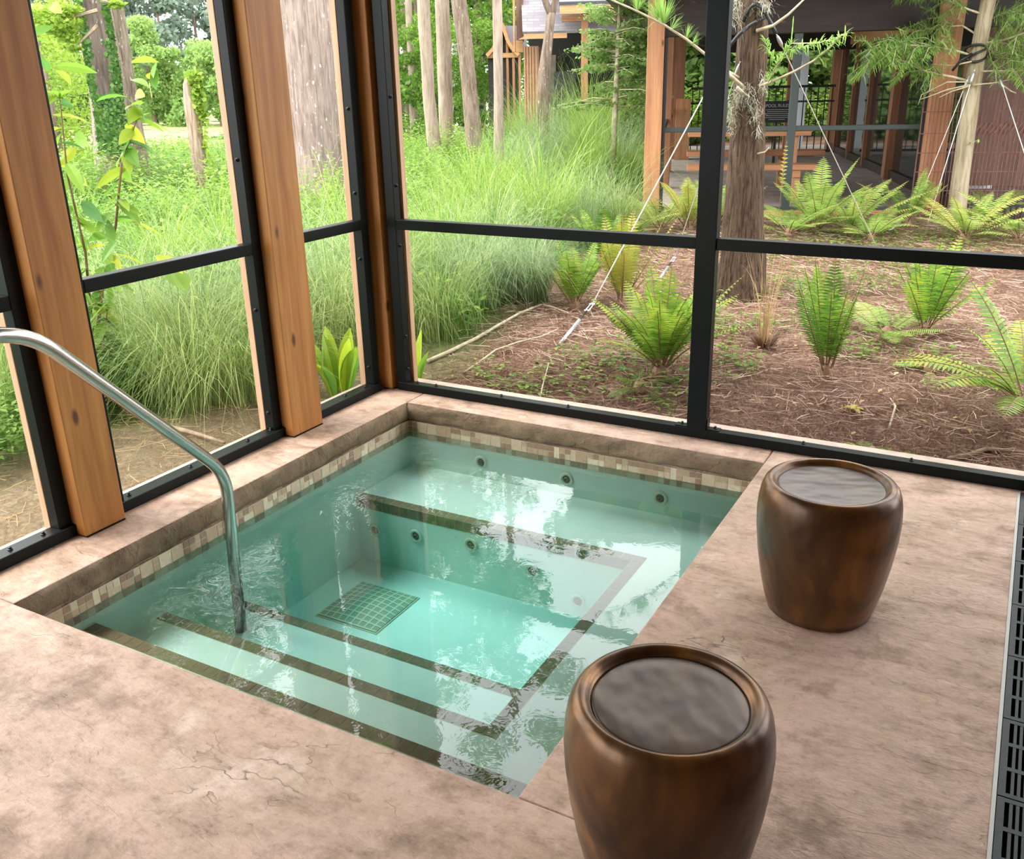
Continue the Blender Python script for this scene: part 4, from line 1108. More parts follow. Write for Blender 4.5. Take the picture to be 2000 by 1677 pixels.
tall_tree('tree', [(921,215),(916,160),(907,80),(900,30),(896,0)], 23, 27, 'trunk_dark', 'mottled brown trunk leaning left, between the pair and the slim trunk', crown=106, top_h=13, R=2.6)
tall_tree('tree', [(974,245),(974,180),(972,90),(972,40),(971,0)], 17, 17, 'trunk', 'slim straight trunk standing left of the cabins', crown=107, top_h=12, R=2.0)
tall_tree('tree', [(882,185),(886,120),(890,60),(893,0)], 34, 10, 'white', 'thin white barked tree behind the pair of trunks', crown=108, top_h=12, R=1.8)
tall_tree('tree', [(806,185),(803,110),(799,50),(797,0)], 36, 12, 'trunk', 'thin far trunk left of the pale row', crown=109, top_h=15, R=2.6)
tall_tree('tree', [(795,182),(791,110),(788,60),(785,0)], 42, 8, 'trunk_dark', 'thinnest dark far trunk beside the corner post', crown=110, top_h=15, R=2.6)
tall_tree('tree', [(815,185),(813,130),(812,0)], 40, 6, 'trunk_dark', 'very thin far trunk just left of the straight pale one', top_h=13)

# forked, lichen spotted tree before the cabin
def forked():
    d = 20; o = ground_d(1058, d); e = empty('tree', o); b = MB()
    P = [at_d(x, y, d)-o for x, y in ((1058,185),(1062,150),(1068,100),(1073,60),(1077,25))]; P[0] = P[0]-UP*P[0][2]
    r = 9.5*d/F_PX; b.tube(P, [r*1.4,r*1.15,r,r*.85,r*.8], 12, wob=.08)
    A = [P[-1]-(0,0,.05)] + [at_d(x, y, d)-o for x, y in ((1068,10),(1060,-12),(1050,-50),(1040,-120))]; b.tube(A, [r*.7,r*.62,r*.55,r*.4,r*.2], 10, wob=.06)
    A = [P[-1]-(0,0,.05)] + [at_d(x, y, d)-o for x, y in ((1082,12),(1087,-5),(1095,-50),(1110,-140))]; b.tube(A, [r*.7,r*.62,r*.55,r*.4,r*.2], 10, wob=.06)
    b.build('trunk', B_['trunk_dark'], e, smooth_=True)
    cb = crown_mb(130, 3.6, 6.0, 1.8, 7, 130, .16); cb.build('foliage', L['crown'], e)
    tag(e, 'forked dark spotted tree in front of the cabin wall', 'tree')
forked()

# ivy on the leaning trunk
def ivy():
    d = 16.6; q = np.random.RandomState(61); o = ground_d(224, d); e = MB()
    path = [(224,300),(214,215),(200,120),(186,40),(178,0),(170,-60)]
    def centre(t):
        x = t*(len(path)-1); k = min(len(path)-2, int(x)); f = x-k; return path[k][0]+(path[k+1][0]-path[k][0])*f, path[k][1]+(path[k+1][1]-path[k][1])*f
    for i in range(3000):
        t = q.rand(); cx, cy = centre(t); side = q.rand()
        if t < .26: off_ = (q.rand()-.5)*60
        elif side < .5: off_ = -32 + abs(q.randn())*5
        else: off_ = 30 - abs(q.randn())*(8 if t < .5 else 4)
        if t > .55 and side >= .5 and q.rand() < .45: continue
        p = at_d(cx+off_, cy+q.randn()*3, d - .28*math.sqrt(max(0,1-(off_/30)**2)) + .15) - o
        s = .045+.035*q.rand(); dn = np.array([q.randn()*.5, q.randn()*.5, -1]); nrm = -ray(cx, cy); nrm /= np.linalg.norm(nrm)
        sd = np.cross(nrm, dn); sd /= np.linalg.norm(sd); dn /= np.linalg.norm(dn); p = p + nrm*.12*q.rand()
        e.add([p-dn*s*.5, p+sd*s*.5, p+dn*s*.6, p-sd*s*.5], [(0,1,2,3)], 0, q.rand())
    tag(e.build('ivy', L['ivy'], loc=tuple(o)), 'dark green ivy climbing both sides of the leaning trunk', 'ivy')
ivy()
# broken snag
d = 15; o = ground_d(384, d); e = empty('snag', o); P = [at_d(x, y, d)-o for x, y in ((385,262),(378,225),(371,195),(365,165),(362,152))]; P[0] = P[0]-UP*P[0][2]
b = MB(); r = 12*d/F_PX; b.tube(P, [r*1.15,r*1.05,r*.9,r*.55,r*.1], 12, wob=.22); b.build('trunk', B_['snag'], e, smooth_=True)
q = np.random.RandomState(62); b = MB()
for i in range(420):
    t = q.rand(); k = min(3, int(t*4)); c = P[k]+(P[k+1]-P[k])*(t*4-k); v = vx*(.10+.13*q.rand()) - vy*.1 + UP*q.randn()*.05
    cloud(b, q, c+v, (.06,.06,.08), 1, .10, 0)
b.build('vine_leaves', L['crown_yellow'], e); tag(e, 'broken rotten tree snag with vine leaves, in the left bay', 'tree stump')

# ------------------------------------------------------------------ the shaggy tree with guy wires in the right pane
pb = at(1446, 578); pd = hdist(pb); e = empty('shaggy_tree', pb)
P = [at_d(x, y, pd)-pb for x, y in ((1446,578),(1448,545),(1450,500),(1452,430),(1456,330),(1461,230),(1466,140),(1470,60),(1473,0),(1476,-70))]
P[0] = np.array([P[1][0], P[1][1], -.05]); rpx = [56,47,42,37,33,30,28,26,25,24]; 
Q = []; RR = []
for k in range(len(P)-1):
    for j in range(4): t = j/4; Q.append(P[k]+(P[k+1]-P[k])*t); RR.append((rpx[k]*(1-t)+rpx[k+1]*t)*pd/F_PX)
for h in (2.6, 3.2, 4.0, 5.0): Q.append(P[-1]*(1,1,0) + UP*h + vx*.03*h); RR.append(.085*(1-.12*(h-2)))
b = MB(); b.tube(Q, RR, 28, wob=.045); b.build('trunk', B_['pine'], e, smooth_=True)
def on(px, py, dd=0.0): return at_d(px, py, pd+dd) - pb
def needle_tuft(b, q, p, d, ln, n, spread=.5):
    d = np.array(d, float); d /= np.linalg.norm(d)
    for i in range(n):
        v = d + q.randn(3)*spread; v /= np.linalg.norm(v); l_ = ln*(.7+.5*q.rand()); s = perp(v)
        b.strip([p, p+v*l_*.6, p+v*l_-UP*l_*.08], [.0028,.0028,.0008], s, 0, q.rand())
def feather(b, q, pts, ln, step=.012, mi=0, both=True, tw=None, dens=1):
    """soft two-ranked needles along a twig"""
    for k in range(len(pts)-1):
        a, c = pts[k], pts[k+1]; L_ = np.linalg.norm(c-a); n = max(1, int(L_/step*dens*1.5)); tg = (c-a)/L_; sd = perp(tg)
        for i in range(n):
            p = a+(c-a)*(i+q.rand())/n
            for s in (-1, 1):
                v = sd*s*.8 + tg*.45 + UP*(.55*q.randn()); v /= np.linalg.norm(v); l_ = ln*(.55+.6*q.rand())
                b.strip([p, p+v*l_*.6, p+v*l_-UP*.01], [.005,.0065,.002], perp(v+UP*.01), mi, q.rand())
q = np.random.RandomState(63); bw = MB(); bn = MB()
def twig(pxs, r, dds): P_ = [on(x, y, dd) for (x, y), dd in zip(pxs, dds)]; bw.tube(P_, [r*(1-.6*k/(len(P_)-1)) for k in range(len(P_))], 7, wob=.08); return P_
t1 = twig([(1462,178),(1440,160),(1412,135),(1380,108),(1340,76),(1296,48),(1245,22),(1185,-5)], .013, [-.05,-.14,-.2,-.25,-.3,-.35,-.4,-.4])
needle_tuft(bn, q, on(1296,48,-.35), (vx*-.1+UP), .17, 110, .45); needle_tuft(bn, q, on(1285,38,-.35), (vx*-.5+UP), .15, 80, .5); needle_tuft(bn, q, on(1310,58,-.33), vx*.5+UP*.3, .11, 50, .45)
needle_tuft(bn, q, on(1340,76,-.3), vx*.35+UP, .10, 26, .4); needle_tuft(bn, q, on(1352,86,-.3), vx*.9+UP*.5, .09, 18, .3); needle_tuft(bn, q, on(1245,20,-.4), UP, .13, 70, .5); needle_tuft(bn, q, on(1215,6,-.4), UP-vx*.4, .13, 60, .5)
t2_ = twig([(1484,168),(1510,158),(1550,140),(1590,118),(1622,92),(1640,72)], .009, [-.1,-.2,-.3,-.35,-.4,-.45])
feather(bn, q, [on(1500,160,-.2), on(1518,125,-.25), on(1545,85,-.3), on(1548,55,-.3)], .075, .008)
feather(bn, q, [on(1518,125,-.25), on(1500,95,-.22), on(1494,75,-.2)], .07, .008)
feather(bn, q, [on(1535,100,-.28), on(1580,88,-.35), on(1625,80,-.4), on(1655,65,-.45)], .07, .008)
feather(bn, q, t2_[3:], .05, .02)
bw.tube([on(1500,160,-.2), on(1518,125,-.25), on(1545,85,-.3), on(1600,84,-.37), on(1650,68,-.45)], [.006,.005,.004,.003,.002], 5)
twig([(1478,60),(1510,50),(1540,28),(1572,-3)], .012, [-.1,-.15,-.2,-.25]); twig([(1440,170),(1456,185),(1470,192)], .010, [-.18,-.14,-.08])
twig([(1422,140),(1436,147),(1450,155)], .010, [-.1,-.1,-.05]); twig([(1480,300),(1494,297),(1502,288)], .007, [-.1,-.14,-.16])
bw.build('branches', L['twig_pale'], e, smooth_=True); bn.build('needles', L['needles'], e)
# moss
b = MB()
for (mx_, my_, sx_, sy_, n) in ((1452,188,20,18,330), (1428,228,8,24,130), (1472,218,10,18,110), (1489,165,7,18,80), (1480,250,5,18,40), (1434,18,12,26,200), (1492,12,12,14,130)):
    for i in range(n):
        px, py = mx_+q.randn()*sx_*.6, my_+q.randn()*sy_*.6; p = on(px, py, -.10-.03*q.rand()); v = q.randn(3)*.024+UP*-.010
        b.strip([p, p+v*.6+q.randn(3)*.008, p+v*1.2+q.randn(3)*.012], [.004,.0035,.001], perp(v), 0, q.rand())
mo = b.build('spanish_moss', L['moss']); mo.location = tuple(pb); tag(mo, 'pale tufts of hanging moss on the shaggy trunk', 'moss', kind='stuff')
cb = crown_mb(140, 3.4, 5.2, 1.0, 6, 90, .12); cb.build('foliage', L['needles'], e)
tag(e, 'shaggy dark barked tree with moss and guy wires beside the black mullion', 'tree')
# hose straps round the trunk
def strap(label, loops, r=.012):
    b = MB(); c = None
    for pts in loops:
        P_ = [on(*p_) for p_ in pts]; c = P_[0] if c is None else c; b.tube([p_-c for p_ in arc_path(P_, .05, 4)], r, 8)
    return tag(b.build('guy_strap', M['strap'], smooth_=True, loc=tuple(pb+c)), label, 'strap')
strap('black rubber hose crossing over the shaggy trunk near the top of the picture', [[(1452,42,-.1),(1470,4,-.13),(1486,12,-.13),(1502,38,-.13),(1516,66,-.12)], [(1424,92,-.14),(1442,68,-.14),(1468,46,-.14),(1492,36,-.12),(1500,22,-.02)]])

def wire(p, q_, label, r=.0038, ends=True):
    c = np.array(p, float); e_ = empty('guy_wire', c); b = MB(); b.tube([np.zeros(3), (q_-c)], r, 6); b.build('cable', M['wire'], e_)
    if ends:
        d_ = (q_-c); d_ = d_/np.linalg.norm(d_); b = MB(); b.tube([d_*.02, d_*.05, d_*.10, d_*.13], [.006,.012,.012,.005], 8); b.build('clamp', M['galv'], e_, smooth_=True)
    return tag(e_, label, 'wire', 'guy wires of the staked trees')
def anchor(px, py, px2, py2, label, lift=.2, r=.012):
    p = at(px, py); dd = hdist(at(px2, py2+ (py-py2)*.45)); q_ = at_d(px2, py2, dd); e_ = empty('ground_anchor', p); v = q_-p
    b = MB(); b.tube([v*-.05, v*.55], r, 10); b.build('sleeve', M['galv'], e_, smooth_=True)
    b = MB(); b.tube([v*.5, v*.82], r*.5, 8); b.build('rod', M['bolt'], e_, smooth_=True)
    b = MB(); u = v/np.linalg.norm(v); s = perp(u)
    for k in (-1, 1): b.tube([v*.78+s*k*r*.9, v*1.02+s*k*r*.9], r*.35, 6)
    b.tube([v*.8-s*r*1.6, v*.8+s*r*1.6], r*.6, 8); b.tube([v*.97-s*r*1.6, v*.97+s*r*1.6], r*.6, 8); b.build('turnbuckle', M['galv'], e_, smooth_=True)
    tag(e_, label, 'anchor', 'steel ground anchors'); return q_
A1 = anchor(1097, 668, 1158, 592, 'steel ground anchor on the mulch left of the largest fern')
A2 = anchor(1288, 545, 1318, 502, 'steel ground anchor behind the golden fern', r=.010)
A3 = anchor(1738, 450, 1788, 408, 'white steel anchor rod by the lanai beam end', r=.013)
wire(pb+on(1424,95,-.14), A1, 'guy wire from the shaggy tree down to the nearest anchor, left of the mullion')
wire(pb+on(1446,120,-.08), A2, 'thin guy wire from the shaggy tree passing behind the mullion')
wire(pb+on(1516,66,-.12), at(1712,482), 'long guy wire from the shaggy tree slanting down to the right')

# ------------------------------------------------------------------ young cypress on the right
cbp = at(1867, 432); cd = hdist(cbp); e = empty('young_cypress', cbp)
def oc(px, py, dd=0.0): return at_d(px, py, cd+dd) - cbp
P = [oc(x, y) for x, y in ((1866,432),(1870,400),(1877,340),(1884,290),(1892,230),(1900,170),(1908,115),(1918,60),(1930,0),(1945,-80),(1955,-160))]; P[0] = np.array([P[1][0], P[1][1], -.05])
b = MB(); b.tube(P, [r*cd/F_PX for r in (17,15,14,14,14,13,12.5,12,11.5,10,7)], 14, wob=.05); b.build('trunk', B_['young'], e, smooth_=True)
q = np.random.RandomState(64); bw = MB(); bn = MB()
def limb(pxs, dds, r, sub=6, ln=.085, fl=.35, start=.2):
    P_ = [oc(x, y, dd) for (x, y), dd in zip(pxs, dds)]; bw.tube(P_, [r*(1-.7*k/(len(P_)-1)) for k in range(len(P_))], 6, wob=.06)
    for j in range(sub):
        t = start+(1-start)*j/max(1, sub-1); x = t*(len(P_)-1); k = min(len(P_)-2, int(x)); p = P_[k]+(P_[k+1]-P_[k])*(x-k); tg = P_[k+1]-P_[k]; tg /= np.linalg.norm(tg)
        for s in (-1, 1, -.4, .6):
            v = tg*.5 + np.cross(tg, UP)*s*.7 + UP*.35*q.randn(); v /= np.linalg.norm(v); e2 = p+v*fl*(.6+.7*q.rand())
            tw = [p, p+(e2-p)*.5+UP*.03, e2-UP*.04]; bw.tube(tw, [.004,.003,.0015], 4, cap=False); feather(bn, q, tw, ln, .016)
limb([(1898,160),(1860,150),(1810,140),(1760,118),(1710,104)], [0,-.1,-.25,-.35,-.45], .014, 8, .085, .30, .35)
limb([(1905,110),(1870,100),(1830,92),(1775,88),(1735,95)], [0,-.2,-.3,-.4,-.5], .012, 7, .085, .30, .3)
limb([(1912,70),(1880,50),(1840,52),(1800,60)], [0,.1,.2,.25], .010, 5, .08, .26, .5)
limb([(1925,30),(1890,18),(1850,0),(1795,-12)], [0,-.1,-.2,-.3], .012, 6, .085, .3, .4)
limb([(1918,85),(1960,78),(2010,62),(2060,50)], [0,-.15,-.3,-.4], .012, 6, .09, .32, .2)
limb([(1912,110),(1950,112),(2000,118),(2050,120)], [0,.1,.15,.2], .011, 6, .09, .3, .15)
limb([(1925,40),(1965,25),(2010,20)], [0,.1,.2], .011, 5, .09, .32, .15)
limb([(1905,140),(1945,138),(1990,140),(2040,138)], [0,-.15,-.2,-.3], .010, 5, .08, .28, .3)
for pxs in ([(1896,165),(1850,175),(1810,190),(1795,195)], [(1896,160),(1850,160),(1800,185),(1793,205)], [(1893,168),(1860,178),(1835,190)], [(1900,166),(1940,162),(1990,152)], [(1950,160),(1975,178),(1985,182)], [(1898,120),(1860,128),(1820,125)]):
    P_ = [oc(x, y, -.1) for x, y in pxs]; bw.tube(P_, [.008,.006,.004,.002][:len(P_)], 5)
P_ = [oc(1884,285,-.05), oc(1897,280,-.08), oc(1912,272,-.1)]; bw.tube(P_, [.004,.003,.002], 5)
for k in range(14): leaf(bn, P_[0]+(P_[2]-P_[0])*q.rand(), q.randn(3), .035, .02, q, 0, .9, .1, .1, 2)
bw.build('branches', L['twig_pale'], e, smooth_=True); bn.build('needles', L['needles'], e)
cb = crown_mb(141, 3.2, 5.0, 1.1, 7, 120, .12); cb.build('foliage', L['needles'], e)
tag(e, 'young pale barked cypress with feathery green sprays on the right', 'tree')
b = MB(); c = oc(1905,105); r_ = 15*cd/F_PX
for k, zz in enumerate((-.03,.0,.035)):
    b.tube([c*0+np.array([math.cos(a)*r_*1.08, math.sin(a)*r_*1.08, zz+.04*math.sin(a+k*1.5)]) for a in np.linspace(0, 2*PI, 17)], .011, 6)
b.tube([np.array([-.02,-.1,.0]), np.array([-.10,-.14,-.05]), np.array([-.16,-.15,-.14])], .012, 6); b.tube([vx*.09-vy*.05, vx*.14-vy*.05-UP*.03, vx*.16-vy*.05-UP*.09], .012, 6)
tag(b.build('guy_strap', M['strap'], smooth_=True, loc=tuple(cbp+c)), 'black rubber hose wrapped round the young cypress trunk', 'strap')
wire(cbp+oc(1904,135,-.12), at(1812,436), 'white guy wire from the young cypress, running just left of its trunk')
wire(cbp+oc(1893,148,-.1), A3, 'guy wire from the young cypress to the white anchor rod')
wire(cbp+oc(1952,148,-.1), at_d(2040,420,cd-.8), 'guy wire from the young cypress leaving the right picture edge')
# pale bush cypress between cabin and lanai
d = 14.5; o = ground_d(1200, d); e = empty('young_cypress', o); b = MB()
P = [at_d(x, y, d)-o for x, y in ((1196,300),(1202,200),(1206,110),(1209,50),(1211,0),(1214,-80))]; P[0] = P[0]*(1,1,0); b.tube(P, [.05,.045,.035,.03,.025,.012], 8)
q = np.random.RandomState(65); bn = MB()
for i in range(70):
    y0 = 20+190*q.rand(); x0 = 1203; s = q.choice([-1,1]); ln = (25+95*q.rand()*(.4+.6*y0/210)); p = at_d(x0, y0, d)-o; p2 = at_d(x0+s*ln, y0-10+25*q.rand()-20*(y0<60), d+q.randn()*.5)-o
    b.tube([p, (p+p2)/2+UP*.05, p2], [.010,.007,.003], 4, cap=False)
    for j in range(9): cloud(bn, q, p+(p2-p)*(.25+.75*q.rand()), (.15,.15,.05), 8, .06, 0, .5)
b.build('trunk', L['twig_pale'], e, smooth_=True); bn.build('foliage', L['crown_lime'], e); tag(e, 'pale feathery young cypress in front of the cabin porch', 'tree')
# ------------------------------------------------------------------ the screened lanai across the bed (own axes u, v, turned 19 degrees)
LZ = .22; lo_ = at(1480, 424); LO = np.array([lo_[0], lo_[1], 0.0]); LTH = math.radians(19)
lan = empty('lanai_building', (LO[0], LO[1], 0), LTH)
tag(lan, 'timber screened lanai with a dark interior beyond the mulch bed', 'building')
def lbx(name, m, u0, u1, v0, v1, z0, z1, bevel=.006):
    b = MB(); b.box(u0, u1, v0, v1, z0, z1); return b.build(name, m if not isinstance(m, str) else M[m], lan, bevel=bevel)
lbx('floor_slab', 'lanai_floor', -1.19, 6.5, .16, 10.5, .0, LZ)
lbx('edge_beam', 'far_cedar_x', -.98, 1.50, -.02, .16, LZ-.10, LZ+.02)
lbx('corner_post', 'far_cedar', -1.205, -1.035, -.09, .10, -.05, 2.7)
lbx('corner_post', 'far_cedar', 1.55, 1.76, -.09, .10, -.05, 2.7)
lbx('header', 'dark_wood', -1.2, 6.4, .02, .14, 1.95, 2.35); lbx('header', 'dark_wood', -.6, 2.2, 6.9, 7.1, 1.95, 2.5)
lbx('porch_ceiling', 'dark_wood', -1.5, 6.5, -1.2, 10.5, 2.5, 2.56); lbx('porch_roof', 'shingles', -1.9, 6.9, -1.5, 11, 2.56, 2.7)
for z in (1.03,): lbx('transom', 'lanai_screen', -1.03, 1.55, .03, .08, z, z+.05)
lbx('screen_mullion', 'lanai_screen', .235, .315, .02, .09, LZ, 1.95); lbx('bottom_track', 'lanai_screen', -1.03, 1.55, .03, .08, LZ, LZ+.05)
lbx('upright', 'dark_iron', -1.035, -1.0, .02, .08, LZ, 1.95); lbx('upright', 'dark_iron', 1.515, 1.55, .02, .08, LZ, 1.95)
# left side posts and rear
for v in (2.3, 4.6): lbx('side_post', 'shaded_cedar', -1.06, -.96, v, v+.14, LZ, 2.5)
lbx('side_post', 'shaded_cedar', -1.02, -.80, 7.05, 7.25, LZ, 2.5)
lbx('side_track', 'dark_iron', -1.04, -1.0, .1, 7.0, 1.03, 1.08)
lbx('low_pier', 'far_cedar', -.93, -.68, 6.9, 7.1, LZ, 1.23)
# right hand glazed wall with thin and thick posts
for v, w in ((3.40,.18), (5.35,.05), (6.80,.05), (8.2,.05)):
    lbx('wall_post', 'shaded_cedar', 1.90 if w > .1 else 1.94, 2.10 if w > .1 else 2.02, v, v+w, LZ, 2.45)
lbx('wall_post', 'shaded_cedar', 1.93, 2.06, 9.0, 9.25, LZ, 2.45)
for v0, v1 in ((.2,3.4), (3.58,5.35), (5.4,6.8), (6.85,8.2)): lbx('window_pane', 'glass', 2.0, 2.012, v0, v1, LZ+.12, 2.3, 0)
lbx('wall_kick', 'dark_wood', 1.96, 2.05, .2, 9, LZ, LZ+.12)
lbx('wall_header', 'far_cedar_x', 1.85, 2.10, .12, 7.0, 2.02, 2.5)
lbx('white_column', 'white_column', 1.38, 1.52, 9.3, 9.45, LZ, 2.4)
lbx('rear_post', 'shaded_cedar', 1.15, 1.27, 9.3, 9.45, LZ, 2.4)
lbx('side_wall', 'brown_wall', 2.2, 6.5, 2.4, 2.5, LZ, 2.5); lbx('wall_panel', 'brown_wall', 2.15, 2.75, 1.6, 1.7, LZ+.1, 1.45); lbx('panel_frame', 'white_column', 2.12, 2.78, 1.71, 1.74, LZ+.05, LZ+.13)
# railing at the back of the lanai
rail = MB()
r_ = empty('railing', (0,0,0)); r_.parent = lan
def rb(name, *a): b = MB(); b.box(*a); return b.build(name, M['dark_iron'], r_)
rb('top_rail', -.68, 1.75, 7.30, 7.34, 1.37, 1.41); rb('mid_rail', -.68, 1.75, 7.30, 7.34, 1.13, 1.16); rb('low_rail', -.68, 1.75, 7.30, 7.34, LZ+.08, LZ+.12)
for k in range(21): x0 = -.66+k*.118; rb('baluster', x0, x0+.016, 7.31, 7.33, LZ+.08, 1.38)
# rules sign
s_ = empty('notice_sign', (LO[0], LO[1], 0), LTH); b = MB(); b.box(.36, .82, 5.0, 5.02, .90, 1.20); b.build('board', M['dark_iron'], s_)
b = MB(); b.box(.57, .61, 5.02, 5.05, LZ, 1.1); b.build('stand', M['dark_iron'], s_)
fc = bpy.data.curves.new('sign_heading', 'FONT'); fc.body = 'POOL RULES'; fc.size = .062; fc.align_x = 'CENTER'; fc.extrude = .001
fo = bpy.data.objects.new('sign_heading', fc); COL.objects.link(fo); fo.parent = s_; fo.location = (.59, 4.996, 1.125); fo.rotation_euler = (PI/2, 0, 0); fc.materials.append(M['sign_white'])
bpy.context.view_layer.update(); tm = bpy.data.meshes.new_from_object(fo.evaluated_get(bpy.context.evaluated_depsgraph_get())); bpy.data.objects.remove(fo)
fo = bpy.data.objects.new('heading_text', tm); COL.objects.link(fo); fo.parent = s_; fo.location = (.59, 4.996, 1.125); fo.rotation_euler = (PI/2, 0, 0)
b = MB()
for k in range(6): w_ = (.17, .15, .18, .16, .17, .12)[k]; b.box(.59-w_, .59+w_, 4.994, 4.997, 1.085-.028*k, 1.091-.028*k)
b.build('text_lines', M['sign_white'], s_); tag(s_, 'black notice sign with small white lettering inside the lanai', 'sign')
# picnic table
t_ = empty('picnic_table', (LO[0], LO[1], LZ), LTH)
def tb(name, *a, m='far_cedar_x'): b = MB(); b.box(*a); return b.build(name, M[m], t_, bevel=.006)
for k in range(4): tb('tabletop_plank', -.75, .62, 1.15+k*.17, 1.31+k*.17, .70, .75)
for k in range(2): tb('bench_plank', -.75, .66, .72+k*.13, .84+k*.13, .36, .42)
for k in range(2): tb('bench_plank', -.75, .95, 2.25+k*.17, 2.41+k*.17, .40, .46)
for x in (-.55, .40):
    tb('leg', x, x+.09, 1.2, 1.34, 0, .70, m='far_cedar'); tb('leg', x, x+.09, 1.66, 1.80, 0, .70, m='far_cedar'); tb('crossbar', x, x+.09, .74, 2.55, .28, .36); tb('leg', x, x+.09, .76, .90, 0, .36, m='far_cedar'); tb('leg', x, x+.09, 2.34, 2.48, 0, .40, m='far_cedar')
tag(t_, 'brown timber picnic table with benches inside the lanai', 'table')

# rusty mesh fence
f_ = empty('mesh_fence', (LO[0], LO[1], 0), LTH); b = MB()
k = 0; u = 1.45
while u < 4.2: b.box(u, u+.007, -.24, -.233, .06, 1.38); u += .036
b.build('upright_wires', M['rust'], f_); b = MB()
for z in (.1,.28,.46,.64,.82,1.0,1.2,1.375): b.box(1.45, 4.2, -.245, -.238, z, z+.007)
b.build('cross_wires', M['rust'], f_); b = MB()
u = 1.85
while u < 4.2: b.beam((u,-.26,1.0), (u+.06,-.26,1.10), .010, .012); u += .045
b.build('slanted_slats', M['rust'], f_)
for u in (1.83, 2.9, 4.0): b = MB(); b.box(u, u+.12, -.215, -.10, .0, 1.3); b.build('fence_post', M['rust'], f_)
tag(f_, 'rusty brown welded mesh fence right of the lanai', 'fence')
f_ = empty('low_picket_fence', (LO[0], LO[1], 0), LTH); b = MB(); u = 1.9
while u < 4.2: b.box(u, u+.016, -.66, -.645, .1, .42); u += .05
b.build('pickets', M['dark_iron'], f_); b = MB(); b.box(1.9, 4.2, -.665, -.64, .36, .38); b.build('rail', M['dark_iron'], f_)
tag(f_, 'low black picket fence at the foot of the rusty mesh', 'fence')
# shrubs seen through the rear of the lanai
for k, (u, v, s) in enumerate(((-.6,12.5,1.6), (.5,13,1.8), (1.5,12.5,1.6), (-1.8,13.5,1.9))):
    x = LO[0]+u*math.cos(LTH)-v*math.sin(LTH); y = LO[1]+u*math.sin(LTH)+v*math.cos(LTH)
    place('b', (x, y, .2), s, k*1.7, ['leafy bush seen under the lanai roof, between railing and white column','leafy bush seen through the lanai railing behind the sign','leafy bush behind the white column of the lanai','leafy bush seen left of the low wooden pier in the lanai'][k], 'bush', 'bushes behind the lanai', Hh, hfirst)

# ------------------------------------------------------------------ cabins in the distance
def cabin_frame(d, px): 
    o = ground_d(px, d); f = np.array([CAM[0]-o[0], CAM[1]-o[1], 0]); f /= np.linalg.norm(f); return o, math.atan2(f[0], -f[1])
d = 24.; o, rz = cabin_frame(d, 1140); s = d/F_PX
hse = empty('cabin', (o[0], o[1], 0), rz)
def X(px): return (px-1140)*s*1.0
def Zp(py): return CAM[2] - (py-170)*s
def hb_(name, m, x0, x1, y0, y1, z0, z1, bevel=0): b = MB(); b.box(x0, x1, y0, y1, z0, z1); return b.build(name, M[m], hse, bevel=bevel)
# batten wall wing and dark porch
hb_('batten_wall', 'batten_wall', X(1030), X(1057), .25, 1.6, .0, Zp(108))
for px in (1030.5, 1036, 1041, 1046, 1052): hb_('batten', 'fascia', X(px), X(px)+.03, .20, .25, .0, Zp(109))
hb_('back_wall', 'dark_wall', X(1032), X(1420), 2.2, 2.4, 0, Zp(50)); hb_('door_panel', 'lanai_floor', X(1070), X(1085), 2.12, 2.2, .2, Zp(120)); hb_('wall_window', 'glass', X(1088), X(1100), 2.12, 2.2, .9, Zp(122))
hb_('porch_railing', 'dark_iron', X(1085), X(1125), .4, .44, .9, Zp(152))
for px in (1135, 1262): hb_('porch_post', 'far_cedar', X(px), X(px)+.16, -.6, -.44, -.2, Zp(60))
# main roof, steep with a flared foot
def slab(name, m, pts, th):
    b = MB(); n = len(pts); P = [np.array(p) for p in pts]; nn = np.cross(P[1]-P[0], P[2]-P[1]); nn /= np.linalg.norm(nn)
    b.add([*P, *[p-nn*th for p in P]], [tuple(range(n)), tuple(range(2*n-1,n-1,-1))] + [(i, i+n, (i+1)%n+n, (i+1)%n) for i in range(n)]); return b.build(name, M[m], hse)
zE = Zp(86)
slab('roof_plane', 'shingles', [(X(1032),-.5,zE),(X(1420),-.5,zE),(X(1420),.5,zE+.75),(X(1026),.5,zE+.75)], .07)
slab('roof_plane', 'shingles', [(X(1026),.5,zE+.75),(X(1420),.5,zE+.75),(X(1420),3.2,zE+4.3),(X(1019),3.2,zE+4.3)], .07)
hb_('eave_board', 'fascia', X(1034), X(1110), -.48, -.44, zE-.16, zE-.05)
slab('porch_roof', 'shingles', [(X(1098),-1.3,Zp(47)),(X(1420),-1.3,Zp(47)),(X(1420),.8,Zp(47)+.9),(X(1098),.8,Zp(47)+.9)], .06)
hb_('porch_fascia', 'fascia', X(1099), X(1420), -1.28, -1.2, Zp(63), Zp(48)); hb_('porch_gutter', 'roof_edge', X(1098), X(1420), -1.32, -1.26, Zp(48), Zp(44.5))
hb_('porch_beam', 'far_cedar_x', X(1101), X(1420), -.62, -.42, Zp(72), Zp(62))
b = MB(); b.box(X(1016), X(1029), .2, .3, Zp(118), Zp(98)); b.build('gable_beam', M['fascia'], hse)
b = MB(); b.add([(X(1031),.3,Zp(96)),(X(1020),.35,Zp(96)),(X(1018),3.2,zE+4.2),(X(1026),3.2,zE+4.2)], [(0,1,2,3)])
b.box(X(1014.5), X(1017), -.3, .0, Zp(118), Zp(-60)); b.build('barge_board', M['fascia'], hse); b = MB(); b.box(X(1017), X(1030), .35, .5, Zp(100), Zp(20)); b.build('gable_wall', M['brown_wall'], hse)
tag(hse, 'larger cabin with a pale shingled roof and cedar porch behind the young cypress', 'building')
